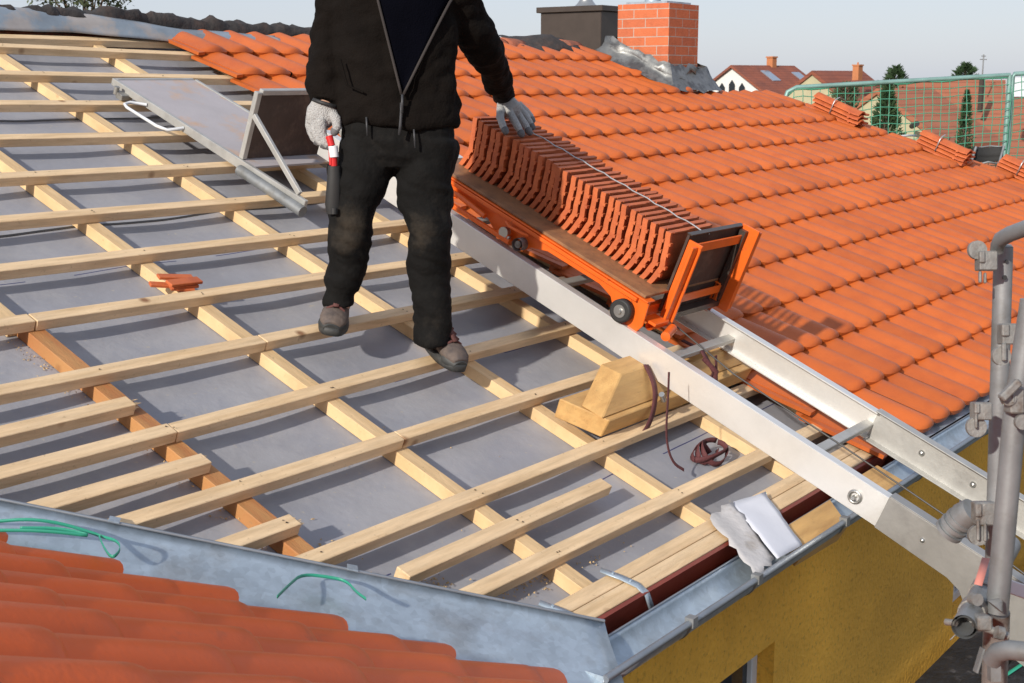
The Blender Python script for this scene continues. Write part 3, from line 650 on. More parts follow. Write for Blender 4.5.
beam_block([R(4.43,4.20,.085),R(4.43,4.30,.085),R(4.43,4.25,.147),R(4.43,4.16,.147)],[R(5.20,4.20,.085),R(5.20,4.30,.085),R(5.20,4.25,.147),R(5.20,4.16,.147)],'long upper timber block running under both hoist rails')
# wedge block in the gutter
mb=MB(); mb.hexa([R(4.20,5.155,-.085),R(4.56,5.165,-.085),R(4.64,5.04,-.085),R(4.25,5.04,-.085),R(4.21,5.165,-.01),R(4.57,5.175,-.01),R(4.66,5.045,.0),R(4.26,5.045,.0)])
build(mb,'timber_block','block',bevel=.003,label='pale timber wedge lying in the gutter below the hoist rail',cat='timber block')
mb=MB(); mb.rbox(4.93,5.20,5.02,5.155,-.07,-.005); build(mb,'timber_block','block',bevel=.003,label='flat timber piece lying over the gutter between the hoist rails',cat='timber block')
# ratchet strap
st=empty('ratchet_strap',R(4.35,4.4,0),label='dark maroon webbing strap hanging off the timber blocks and coiled on the membrane',cat='strap')
mb=MB(); mb.ribbon(chaikin([R(4.42,4.22,.19),R(4.40,4.30,.145),R(4.37,4.345,.08),R(4.33,4.37,.01),R(4.27,4.375,-.03)]),.032,.003,side=UX); build(mb,'webbing','strap',st)
mb=MB(); mb.ribbon(chaikin([at(669,372,4.98),at(668,400,4.98),at(666,430,4.97),at(668,450,4.98),at(674,464,5.0),at(684,470,5.04)]),.013,.002,side=UX)

for (du_,dv_,ra,rb,ph,tl_) in ((.03,0,.095,.045,0,.3),(.04,.01,.07,.055,1,-.5),(.0,.0,.055,.04,2,.8)):
    mb.ribbon([R(4.53+du_+ra*math.cos(a)*math.cos(tl_)-rb*math.sin(a)*math.sin(tl_),4.555+dv_+ra*math.cos(a)*math.sin(tl_)*.6+rb*math.sin(a)*math.cos(tl_),-.075+.022*(1+math.sin(a*1.5+ph))) for a in [q*.22 for q in range(26)]],.022,.003,side=NM+UX*.3)
build(mb,'webbing','strap',st)
mb=MB(); mb.tube([R(4.75,4.30,.2),R(4.79,4.36,.16),R(4.80,4.37,.05)],.011,8,ell=.4); mb.tube([R(4.84,4.31,.2),R(4.86,4.37,.05)],.010,8,ell=.4); mb.ribbon([R(4.80,4.16,.2),R(4.80,4.26,.205),R(4.80,4.345,.15),R(4.80,4.352,.03)],.03,.003,side=UX); build(mb,'webbing','strap',st)
mb=MB(); mb.tube([R(4.41,4.335,.12),R(4.44,4.34,.09)],.012,10); build(mb,'hook','steel',st)
# ================================================================= CART
def uc(v): return 4.52-.09*(v-3.6)
cart=empty('hoist_trolley',R(4.75,3.6,.29),label='orange steel hoist trolley with plywood bed and upright end frame',cat='trolley')
def cbox(mb,v0,v1,o0,o1,h0,h1):
    mb.hexa([R(uc(v1)+o0,v1,h0),R(uc(v1)+o1,v1,h0),R(uc(v0)+o1,v0,h0),R(uc(v0)+o0,v0,h0),R(uc(v1)+o0,v1,h1),R(uc(v1)+o1,v1,h1),R(uc(v0)+o1,v0,h1),R(uc(v0)+o0,v0,h1)])
mb=MB(); cbox(mb,2.78,4.085,.0,.64,.408,.42); build(mb,'bed','ply',cart,bevel=.0015)
# frame: near side beam profile with arches, far side too
def side_beam(off,name='side_beam'):
    mb=MB(); prof=[(2.76,.402),(4.11,.402),(4.12,.30),(4.10,.262),(4.04,.255),(3.98,.275),(3.93,.335),(3.86,.355),(3.56,.352),(3.47,.325),(3.44,.295),(3.25,.300),(3.20,.33),(3.02,.345),(2.97,.315),(2.93,.30),(2.80,.305),(2.76,.33)]
    top=[R(uc(v)+off,v,h) for v,h in prof]; mb.prism(top,UX*.012)
    a=[R(uc(2.76)+off-.012,2.76,.400),R(uc(4.11)+off-.012,4.11,.400),R(uc(4.11)+off+.05,4.11,.400),R(uc(2.76)+off+.05,2.76,.400)]; mb.prism(a,NM*.006)
    a=[R(uc(2.80)+off-.02,2.80,.382),R(uc(4.06)+off-.02,4.06,.382),R(uc(4.06)+off+.0,4.06,.382),R(uc(2.80)+off+.0,2.80,.382)]; mb.prism(a,NM*.016)
    return build(mb,name,'orange',cart,bevel=.0025)
side_beam(-.002); side_beam(.60)
for args in ((2.80,3.38,-.05,-.028,.30,.318),(2.78,2.80,-.05,.62,.33,.36),(3.40,3.43,.01,.6,.33,.36),(4.04,4.07,.01,.6,.30,.35),(3.30,3.36,-.045,-.01,.30,.335)):
    mb=MB(); cbox(mb,*args); build(mb,'frame_bar','orange',cart,bevel=.002)
mb=MB(); mb.tube([R(uc(2.8)-.03,2.86,.345),R(uc(3.0)-.03,3.02,.36),R(uc(3.2)-.03,3.2,.345)],.012,8); build(mb,'frame_bar','orange',cart)
mb=MB(); mb.tube([R(uc(3.38)-.022,3.32,.375),R(uc(3.38)-.035,3.345,.37),R(uc(3.38)-.035,3.42,.37),R(uc(3.42)-.022,3.45,.372)],.0065,8); build(mb,'grab_handle','orange',cart)
for off in (-.03,.62):
    for v,r in ((4.02,.048),(2.90,.045)):
        mb=MB(); c=R(uc(v)+off,v,.275+r-.0); mb.tube([c-UX*.018,c-UX*.016,c+UX*.016,c+UX*.018],[r*.86,r,r,r*.86],24); wh=build(mb,'wheel','rubber',cart)
        mb=MB(); mb.tube([c-UX*.030,c-UX*.018],[.011,.014],12); mb.tube([c-UX*.0205,c-UX*.017],r*.55,16); build(mb,'hub','steel',wh)
mb=MB(); c=R(uc(3.44)-.03,3.43,.325); mb.tube([c-UX*.022,c+UX*.02],.028,16,cap=False); mb.tube([c-UX*.018,c+UX*.02],.016,14); build(mb,'guide_roller','galv_rust',cart)
mb=MB(); c=R(uc(3.34)-.035,3.335,.335); mb.tube([c-UX*.012,c+UX*.012],.024,14); mb.box(c+DN*.01-NM*.02,UX,DN,NM,.02,.05,.03); build(mb,'latch','steel',cart,bevel=.003)
# end frame at v~4.10
efr=lambda u,h,d=0: R(u,4.095+d,h)
u0,u1=4.66,5.115
mb=MB()
def ubar(ua,ub,h0,h1,d0,d1,lean=0): mb.hexa([R(ua,4.095+d1,h0),R(ub,4.095+d1,h0),R(ub,4.095+d0,h0),R(ua,4.095+d0,h0),R(ua+lean,4.095+d1,h1),R(ub+lean,4.095+d1,h1),R(ub+lean,4.095+d0,h1),R(ua+lean,4.095+d0,h1)])
ubar(u0+.00,u0+.012,.30,.65,-.01,.055); ubar(u0-.045,u0-.0005,.30,.64,.03,.042); build(mb,'upright','orange',cart,bevel=.002)
mb=MB(); ubar(u1-.012,u1,.29,.68,-.01,.075); ubar(u1+.0005,u1+.03,.30,.67,.06,.072); build(mb,'upright','orange',cart,bevel=.002)
mb=MB(); ubar(u0+.014,u1-.014,.60,.64,.012,.02); ubar(u0+.014,u1-.014,.365,.40,.012,.02); build(mb,'cross_bar','orange',cart,bevel=.001)
mb=MB(); ubar(u0-.005,u1+.0,.32,.668,-.022,-.011); build(mb,'end_panel','plydark',cart)
mb=MB(); ubar(u0+.0,u1+.005,.6685,.673,-.028,-.004); ubar(u0+.014,u1-.014,.30,.325,-.005,.03); ubar(u1-.04,u1-.0125,.33,.66,.0,.03); build(mb,'edge_trim','brown_metal',cart)
mb=MB(); mb.box(R(u0-.10,4.12,.315),UX,DN,NM,.10,.07,.012); mb.tube([R(u0-.15,4.13,.30),R(u0-.02,4.13,.30)],.018,12,cap=False); mb.tube([R(u0-.12,4.20,.285),R(u0-.02,4.17,.29)],.02,12); build(mb,'foot_bracket','orange',cart,bevel=.002)
# tiles standing on the bed ---------------------------------------------------
def ctile():
    # one clay tile on its long edge: u = length .36, h = width .235, thin in v, with roll, ribs and lugs on the facing edge
    mb=MB(); L_=.365; W_=.232
    n=14; front=[];back=[]
    def prof(h): # deviation in v across width: pan flat, then roll bulge at the bottom (curved hook)
        a=h/W_
        return -.034*max(0,(.36-a)/.36)**1.3+.008*math.exp(-((a-.40)/.10)**2)-.006*math.exp(-((a-.97)/.05)**2)+.002*math.sin(a*12)
    rows=[]
    for i in range(n+1):
        h=W_*i/n; d=prof(h)
        rows.append((h,d))
    for ul in (0,L_):
        pass
    us=[0,.012,.03,L_*.5,L_-.03,L_-.006,L_]
    def P(u,h,v): return UX*u+NM*h+DN*v
    top=[[P(u,h,d+(.006 if u<.02 else 0)) for u in us] for h,d in rows]
    bot=[[P(u,h,d-.018) for u in us] for h,d in rows]
    mb.grid(top,True); mb.grid(bot,True)
    m=len(us)
    for a,b in ((0,0),(n,n)):
        mb.add(top[a]+bot[a],[(k,k+1,m+k+1,m+k) for k in range(m-1)])
    for k in (0,m-1):
        mb.add([r[k] for r in top]+[r[k] for r in bot],[(q_,q_+1,n+1+q_+1,n+1+q_) for q_ in range(n)])
    # lugs and ribs on the left end face
    for hh in (.05,.085,.14,.185):
        mb.box(P(.004,hh,prof(hh)+.009),UX,NM,DN,.02,.013,.012)
    mb.box(P(.09,W_-.004,-.002),UX,NM,DN,.13,.008,.006); mb.box(P(.29,W_-.004,-.002),UX,NM,DN,.10,.008,.006)
    return mb
proto=None
NT=29
for i in range(NT):
    v=2.885+i*(4.045-2.885)/(NT-1)
    u=uc(v)+.135+rnd(-.006,.006)+ (.014 if (i//6)%2 else 0); h=.421; 
    if i%6 in(0,): u+=.006
    pos=R(u,v,h)
    if proto is None:
        mb=ctile(); mb.v=[p+pos for p in mb.v]
        proto=build(mb,'clay_tile','tile_raw',loc=pos,label='clay roof tile standing on edge in the row on the orange trolley',cat='roof tile',group='clay tiles standing on the trolley')
    else:
        o=proto.copy(); C.objects.link(o); LOC[o]=pos; o.location=pos*S
    if i==0: pass
    ob=proto if i==0 else o
    ax=UX; ang=math.radians(rnd(-1.8,1.8)-5); ob.rotation_euler=(Matrix.Rotation(ang,3,ax)@Matrix.Rotation(math.radians(rnd(-1,1)),3,NM)).to_euler()
mb=MB(); pts=[]
for i in range(0,30):
    v=2.86+i*(4.09-2.86)/29; pts.append(R(uc(v)+.135+.20-.0*i,v,.660+.003*math.sin(i*2.2)))
mb.tube(pts,.0035,6); mb.tube([pts[0],R(uc(2.86)+.33,2.85,.45)],.0035,6); build(mb,'binding_wire','wire',label='pale wire tying the row of tiles on the trolley',cat='wire')
# ================================================================= ROOF PLATFORM (board with upright plate)
pf=empty('folding_roof_platform',R(4.4,1.6,0),label='grey plywood roof platform with aluminium frame and raised end plate on the battens',cat='platform')
ub0,ub1=4.29,4.80
mb=MB(); mb.rbox(ub0+.012,ub1-.004,.95,2.02,.052,.062); build(mb,'board','plygrey',pf)
mb=MB(); mb.hexa([R(ub0-.01,2.40,.012),R(ub0+.01,2.40,.012),R(ub0+.01,.93,.03),R(ub0-.01,.93,.03),R(ub0-.01,2.40,.064),R(ub0+.01,2.40,.064),R(ub0+.01,.93,.066),R(ub0-.01,.93,.066)]); mb.rbox(ub1-.002,ub1+.018,.95,2.38,.02,.066); mb.rbox(ub0+.011,ub1-.003,.93,.949,.035,.066); build(mb,'frame','alu2',pf,bevel=.002)
vp=1.93
mb=MB(); mb.rbox(ub0+.03,ub1-.01,vp-.006,vp+.006,.066,.385); build(mb,'end_plate','plydark',pf)
mb=MB(); mb.rbox(ub0+.0,ub0+.028,vp-.014,vp+.014,.066,.40); mb.rbox(ub1-.008,ub1+.016,vp-.014,vp+.014,.066,.40); mb.rbox(ub0+.03,ub1-.01,vp-.014,vp+.014,.387,.412); build(mb,'plate_frame','alu2',pf,bevel=.002)
for uu in (ub0+.008,ub1):
    mb=MB(); a=R(uu,vp+.015,.29);b=R(uu,2.34,.07); t=(b-a).normalized(); mb.box((a+b)/2,UX,t.cross(UX).normalized(),t,.02,.026,(b-a).length); build(mb,'brace','alu2',pf,bevel=.002)
mb=MB(); mb.tube([R(ub0-.03,1.97,.026),R(ub0-.03,2.42,.020)],.026,18); build(mb,'roller','galv',pf)
mb=MB(); mb.tube([R(ub0-.012,1.23,.045),R(ub0-.06,1.16,.03),R(ub0-.10,1.17,.025),R(ub0-.115,1.21,.025),R(ub0-.11,1.44,.025),R(ub0-.09,1.50,.028),R(ub0-.012,1.52,.045)],.008,8); build(mb,'handle','white',pf)
mb=MB(); mb.box(R(ub0-.02,1.06,.02),UX,DN,NM,.07,.05,.03); mb.tube([R(ub0-.05,1.03,.02),R(ub0-.05,1.03,.06)],.014,10); build(mb,'clamp','galv_rust',pf,bevel=.003)
# ================================================================= debris
def chips(u,v,n,sp):
    for i in range(n):
        mb=MB(); c=R(u+rnd(-sp,sp),v+rnd(-.03,.03),-.028+.016*i*.5); ax=Matrix.Rotation(rnd(-.5,.5),3,NM)@UX; ay=NM.cross(ax)
        mb.box(c,ax,ay,(NM+ax*rnd(-.15,.15)).normalized(),rnd(.08,.15),rnd(.03,.05),.012)
        build(mb,'broken_tile_piece','tile_raw',label='broken red clay tile fragment piled on a counter batten',cat='tile fragment',group='broken tile fragments on the counter batten',bevel=.002)
chips(3.22,2.80,5,.055)
# paper sheet
pp=empty('torn_card_sheet',R(4.1,4.98,.0),label='torn white card sheet draped over the eave and gutter',cat='sheet')
def sheet(poly_rows,m,nm):
    mb=MB(); mb.grid(poly_rows,True); return build(mb,nm,m,pp,fixn=False,solid=.0006)
rows=[]
a0,a1=R(4.14,4.86,.022),R(4.36,4.89,.022)
b0,b1=R(3.97,5.15,.030),R(4.19,5.15,.012)
for i in range(11):
    s=i/10; r=[]
    for j in range(9):
        k=j/8; p=(a0*(1-k)+a1*k)*(1-s)+(b0*(1-k)+b1*k)*s
        r.append(p+NM*(.004*math.sin(math.pi*s)+.004*noise.noise(V((i*.3,j*.3,2))))+UX*(.006*noise.noise(V((i*1.1,k*.5,4))) if j in(0,8) else 0) + (UX*.02*math.sin(k*7)*(1-s) if i==0 else V((0,0,0))))
    rows.append(r)
sheet(rows,'paper','sheet')
rows=[]
a0,a1=R(3.98,4.87,.012),R(4.15,4.86,.02); b0,b1=R(3.83,5.16,.0),R(4.0,5.13,.014)
for i in range(12):
    s=i/11; r=[]
    for j in range(7):
        k=j/6; p=(a0*(1-k)+a1*k)*(1-s)+(b0*(1-k)+b1*k)*s
        r.append(p+NM*(.003*math.sin(math.pi*s)+.030*max(0,k-.65)*(1-s)+.009*noise.noise(V((i*.45,j*.5,7))))+UX*(.035*noise.noise(V((i*1.3,j*.1,1))) if j in(0,6) else 0)+DN*(.03*noise.noise(V((j*1.4,3,i*.1))) if i in(0,11) else 0))
    rows.append(r)
sheet(rows,'paperback','torn_flap')
# shavings
mb=MB()
def shav(c,n,su,sv,sz=.022):
    for _ in range(n):
        p=R(random.gauss(c[0],su),random.gauss(c[1],sv),0); 
        u_,v_=p.x,-p.y/CT
        if v_>4.76 or u_<1.889+(v_-3.78)*.97+.05: continue
        if random.random()<.0: continue
        p=R(u_,v_,sag(u_,v_)+rnd(.002,.012))
        a=Matrix.Rotation(rnd(0,6.3),3,NM)@UX; b=NM.cross(a); l=rnd(.3,1)*sz; w_=rnd(.0015,.004); up=NM*rnd(0,.007)
        mb.add([p-a*l/2-b*w_,p-a*l/2+b*w_,p+up,p+a*l/2+b*w_+up*.3,p+a*l/2-b*w_],[(0,1,2),(2,3,4),(0,2,4)])
shav((2.80,4.58),420,.06,.03,.014); shav((3.08,4.68),200,.12,.025,.012); shav((2.60,4.28),40,.08,.08,.014)
for p in ((2.50,3.0),(2.50,3.2),(2.51,3.6),(2.51,3.9),(2.51,4.1),(2.52,4.35)): shav(p,26,.02,.08,.008)
shav((3.2,4.3),30,.5,.3,.007); shav((3.3,4.75),70,.3,.02,.01)
build(mb,'wood_shavings','shaving',label='wood shavings and sawdust scattered on the membrane by the valley',cat='wood shavings',kind='stuff',fixn=False)
SUNV=(2.1,.17); SUNE=3.8; SKY=(.12,1.0,.9,.75,(3.95,4.25,5.1)); EXPO=.3

# ================================================================= PERSON
def ath(x,y,h):
    d=CF+CR*((x-512)/FPX)-CU*((y-341.5)/FPX); t=(h-CAM.dot(NM))/d.dot(NM); return CAM+d*t
def tz(y): return 5.08-.16*(350-y)/263
FH=V((CF.x,CF.y,0)).normalized(); RH=V((CR.x,CR.y,0)).normalized()
def pp_(x,y,dt=0.): return at(x,y,tz(y)+dt)
PX=.00385
man=None
def person():
    # continuous body under the clothes: legs, pelvis, torso, neck, head, arms
    mb=MB()
    T=lambda pts,rs,n=14: mb.tube(pts,rs,n,side=RH)
    T([pp_(368,145),pp_(356,198,.02),pp_(349,240,.01),pp_(348,275,.01),pp_(339,312)],[.07,.055,.045,.04,.035])
    T([pp_(424,145),pp_(424,198,.02),pp_(429,245,.01),pp_(431,290,.01),pp_(432,345)],[.07,.058,.046,.04,.035])
    T([pp_(397,160),pp_(396,120),pp_(392,60),pp_(388,0),pp_(388,-22),pp_(388,-34)],[(.15,.09),(.15,.09),(.14,.09),(.17,.10),(.15,.07),(.06,.05)],20)
    T([pp_(388,-22),pp_(388,-50),pp_(388,-62)],[.055,.052,.05])
    T([pp_(350,-18),pp_(334,40,.03),pp_(327,75,.0),pp_(325,105,-.03)],[.05,.042,.035,.028])
    T([pp_(436,-14),pp_(472,26,.12),ath(494,70,.90)*.5+pp_(494,70,.3)*.5,WR],[.05,.036,.032,.026])
    # head
    hc=pp_(388,-84)
    for k in range(1): 
        rows=[]
        for i in range(17):
            a=math.pi*i/16; rr=math.sin(a); z=math.cos(a)
            rows.append((hc+Z*(.105*z),(.068*rr+.0005)*(1-.12*max(0,-z)),(.084*rr+.0005)))
        mb.tube([r[0] for r in rows],[(r[1],r[2]) for r in rows],20,side=RH)
    f=-FH
    mb.tube([hc+f*.06-Z*.02,hc+f*.078-Z*.03],.035,12)              # muzzle area
    mb.tube([hc+f*.078+Z*.015,hc+f*.098-Z*.018,hc+f*.083-Z*.024],[.008,.014,.010],10)
    for s in (-1,1): mb.tube([hc+RH*(s*.064)+Z*.022-f*.005,hc+RH*(s*.073)-Z*.0,hc+RH*(s*.066)-Z*.025],[.010,.012,.008],8)
    mb.tube([hc+f*.08-RH*.018-Z*.045,hc+f*.088-Z*.046,hc+f*.08+RH*.018-Z*.045],[.004,.006,.004],8)
    o=build(mb,'person','skin',loc=R(3.75,3.45,0),label='roofer in dark fleece jacket, black dusty work trousers and white gloves, hand on the tiles',cat='person',fixn=False)
    remesh(o,.0085,3); return o
WR=ath(505,99,.73)
man=person(); hc=pp_(388,-84)
for s in (-1,1):
    mb=MB(); mb.tube([hc-FH*.072+RH*(s*.027)+Z*.008,hc-FH*.080+RH*(s*.027)+Z*.008],[.009,.007],12); build(mb,'eye','rubber',man)
mb=MB();rows=[]
for i in range(9):
    a=math.pi*.52*i/8; rows.append((hc+FH*.006+Z*(.112*math.cos(a)+.004),(.074*math.sin(a)+.0005),(.091*math.sin(a)+.0005)))
mb.tube([r[0] for r in rows],[(r[1],r[2]) for r in rows],24,side=RH,cap=False); build(mb,'hair','hair',man,solid=.012,fixn=False)
# trousers
def wr(freq,amp,st=(1,1,1),seed=0):
    return lambda p,n: amp*(noise.noise(V((p.x*freq*st[0],p.y*freq*st[1],p.z*freq*st[2]+seed)))+.5*noise.noise(V((p.x*freq*2.3*st[0],p.y*freq*2.3,p.z*freq*2.6*st[2]+seed))))
mb=MB()
mb.tube([pp_(398,112),pp_(398,122),pp_(397,142),pp_(396,156),pp_(396,168)],[(.205,.125),(.212,.13),(.212,.135),(.19,.125),(.11,.09)],28,side=RH)
def leg(pts): mb.tube([pp_(x,y,d) for x,y,d,a,b in pts],[(a*PX,b*PX) for x,y,d,a,b in pts],24,side=RH)
leg([(369,140,0,28,30),(364,170,0,28.5,29),(355,198,-.01,25.5,27),(350,220,-.02,22,25),(349,240,-.03,20.5,24),(349,258,-.01,19.5,21),(348,270,0,20,21),(341,283,.01,20.5,21),(339,292,.01,16.5,18),(339,305,.01,15.5,17)])
leg([(426,140,0,30,30),(425,170,0,28.5,29),(424,198,0,26.5,27),(428,222,-.02,22.5,25),(429,240,-.02,21.5,24),(430,262,0,21,22),(430,285,.01,22,22),(433,305,.01,20,22),(434,325,.01,19,20),(433,343,.01,19.5,20)])
for (x,y,s_) in ((447,188,1),(337,186,-1)):
    c_=pp_(x,y,.02); mb.box(c_,RH,FH,Z,.035,.13,.15); mb.box(c_+Z*.07,RH,FH,Z,.045,.14,.045)
tr=build(mb,'trousers','trousers',man,fixn=False,loc=PL)
def dtr(p,n):
    q_=V((p.x*6+p.z*5,p.y*6-p.z*4,p.z*7)); a=.020*noise.noise(q_)+.013*(abs(noise.noise(q_*2.1+V((3,1,2))))-.25)+.002*noise.noise(q_*4.3)
    lo=max(0,min(1,(-(p.z)-1.15)/.25)); a+=lo*.012*noise.noise(V((p.x*9,p.y*9,p.z*26)))
    a+=0
    return a
remesh(tr,.008,2,dtr)
# jacket
mb=MB()
mb.tube([pp_(398,127),pp_(398,121),pp_(398,110),pp_(396,80),pp_(394,40),pp_(392,5),pp_(390,-12),pp_(389,-26),pp_(388,-38)],[(.225,.145),(.232,.152),(.232,.155),(.222,.15),(.232,.15),(.245,.15),(.22,.14),(.15,.11),(.085,.08)],32,side=RH)
def slv(pts): mb.tube([p for p,a,b in pts],[(a,b) for p,a,b in pts],20,side=RH)
slv([(pp_(345,-14,.0),.085,.085),(pp_(338,5,.02),.088,.09),(pp_(333,35,.03),.083,.085),(pp_(329,60,.02),.076,.08),(pp_(327,82,.0),.070,.074),(pp_(326,104,-.03),.058,.062)])
slv([(pp_(436,-14,.0),.085,.085),(pp_(455,0,.04),.088,.09),(pp_(472,26,.12),.080,.085),(pp_(484,48,.22),.072,.075),(ath(494,70,.90)*.5+pp_(494,70,.3)*.5,.062,.066),(ath(504,95,.75),.050,.056)])
jk=build(mb,'jacket','jacket',man,fixn=False)
def djk(p,n):
    return .016*noise.noise(V((p.x*6,p.y*6,p.z*8)))+.014*(abs(noise.noise(V((p.x*9+p.z*7,p.y*9,p.z*13-p.x*5))))-.25)+.007*noise.noise(V((p.x*14,p.y*14,p.z*22)))+.004*noise.noise(V((p.x*30,p.y*30,p.z*50)))
remesh(jk,.009,2,djk)
# shirt wedge between the open jacket fronts, zip edges
def jfront(x,y,out): 
    # point on the jacket front surface (ellipse approx) at pixel x,y
    pts=[(134,.225,.145,397),(112,.232,.155,398),(80,.222,.15,396),(40,.232,.15,394),(5,.245,.15,392),(-12,.22,.14,390),(-30,.13,.105,389)]
    for a,b in zip(pts[:-1],pts[1:]):
        if b[0]<=y<=a[0]: break
    k=(a[0]-y)/(a[0]-b[0]); A=a[1]+(b[1]-a[1])*k;B=a[2]+(b[2]-a[2])*k;cx=a[3]+(b[3]-a[3])*k
    c=pp_(cx,y); dx=(x-cx)*PX*.985; q=max(0,1-(dx/A)**2)
    return c+RH*dx-FH*(B*math.sqrt(q)+out)
mb=MB();rows=[]
Vx=lambda y:(406-(406-383)*(94-y)/94.,406+(450-406)*(94-y)/94.)
for i in range(15):
    y=93-i*8.2; l,r=Vx(y); rows.append([jfront(l+(r-l)*j/8,y,.014-.006*math.sin(math.pi*j/8)) for j in range(9)])
mb.grid(rows); build(mb,'shirt','navy',man,fixn=False,solid=.004)
for sd in (0,1):
    mb=MB(); pts=[]
    for i in range(15):
        y=94-i*8.2; pts.append(jfront(Vx(y)[sd]+( -1 if sd==0 else 1),y,.022))
    mb.ribbon(pts,.009,.005,side=RH); z_=build(mb,'zip','ziptape',man); 
mb=MB(); mb.ribbon([jfront(405,102,.02),jfront(405,110,.02),jfront(404,124,.022),jfront(403,133,.024)],.010,.006,side=RH); mb.ribbon([jfront(406,94,.028),jfront(406,102,.03),jfront(406,112,.028)],.008,.004,side=RH); build(mb,'zip','zip',man)
for x0,y0,x1,y1 in ((370.5,116,371.5,134),(416.5,126,418,146)):
    mb=MB(); 
    def tf(x,y,o=.0): return pp_(x,y)-FH*(.137+o)
    mb.ribbon([tf(x0,y0,.008),tf((x0+x1)/2,(y0+y1)/2,.010),tf(x1,y1,.008)],.006,.004,side=RH); build(mb,'pocket_zip','zip',man)
mb=MB(); mb.tube([pp_(345,60)-FH*.135,pp_(352,85)-FH*.150,pp_(368,92)-FH*.158],.004,6); build(mb,'pocket_seam','jacket',man)
# gloves ------------------------------------------------
def hand(wrist,palm_pts,fingers,thumb,name,dark_from=.72):
    mb=MB(); mb.tube(palm_pts[0],palm_pts[1],18,side=palm_pts[2])
    for pts,rs in fingers+[thumb]: mb.tube(pts,rs,12,side=palm_pts[2])
    for pts,rs in fingers+[thumb]: mb.tube([pts[-1]-(pts[-1]-pts[-2])*.01,pts[-1]+(pts[-1]-pts[-2]).normalized()*rs[-1]*.6],[rs[-1],rs[-1]*.55],12)
    o=build(mb,'glove','glove',man,fixn=False); remesh(o,.0035,1,lambda p,n:.0012*noise.noise(p*60)); 
    for pts,rs in fingers+[thumb]:
        m2=MB(); a=pts[-2]*.45+pts[-1]*.55; d=(pts[-1]-pts[-2]).normalized()
        m2.tube([a,pts[-1],pts[-1]+d*rs[-1]*.5,pts[-1]+d*rs[-1]*.95],[rs[-2]*1.09,rs[-1]*1.12,rs[-1]*.85,.001],12,side=palm_pts[2])
        g=build(m2,'fingertip_coating','glovedark',o)
    return o
HB=lambda x,y,h: ath(x,y,h)
w0=WR
fing=[([HB(513,108,.715),HB(520,117,.70),HB(526,126,.685),HB(530,133,.672)],[.019,.018,.016,.013]),
      ([HB(508,110,.715),HB(514,120,.70),HB(519,129,.685),HB(522,135,.672)],[.019,.018,.016,.013]),
      ([HB(517,106,.715),HB(525,114,.705),HB(530,122,.69),HB(533,128,.675)],[.017,.016,.014,.012]),
      ([HB(519,104,.712),HB(526,110,.702),HB(531,116,.69),HB(533,121,.68)],[.015,.014,.013,.011])]
thb=([HB(501,106,.715),HB(500,117,.70),HB(503,126,.69),HB(506,132,.678)],[.020,.018,.016,.013])
gl=hand(WR,([HB(503,94,.75),HB(505,99,.735),HB(508,105,.73),HB(512,110,.72),HB(516,113,.71)],[(.040,.034),(.042,.034),(.050,.034),(.050,.030),(.040,.024)],CR),fing,thb,'glove')
# hanging hand (image left) gripping a tool
P=lambda x,y,d=0.: pp_(x,y,d-.04)
fing=[([P(316,118,-.015),P(315,131,-.02),P(320,141,-.03),P(326,146,-.035)],[.019,.019,.017,.014]),
      ([P(321,119,-.03),P(322,134,-.035),P(326,143,-.045),P(330,147,-.045)],[.019,.018,.016,.014]),
      ([P(312,117,.01),P(311,129,.005),P(314,138,-.005),P(319,143,-.012)],[.018,.018,.016,.013]),
      ([P(310,116,.03),P(309,126,.028),P(311,133,.02),P(315,138,.01)],[.016,.015,.014,.012])]
thb=([P(331,112,-.01),P(336,119,-.03),P(337,127,-.04),P(334,133,-.045)],[.020,.019,.017,.013])
hand(P(325,104),([P(326,103),P(324,108),P(322,114),P(318,121),P(316,126)],[(.050,.036),(.053,.037),(.060,.040),(.050,.036),(.036,.028)],RH),fing,thb,'glove')
for (pa,pb) in ((HB(504,97,.742),HB(503,93.5,.752)),(P(325,105),P(326,101.5))):
    mb=MB(); mb.tube([pa,pb],[(.050,.046),(.048,.044)],20,side=RH,cap=False); build(mb,'glove_cuff','rubber',man,solid=.004)
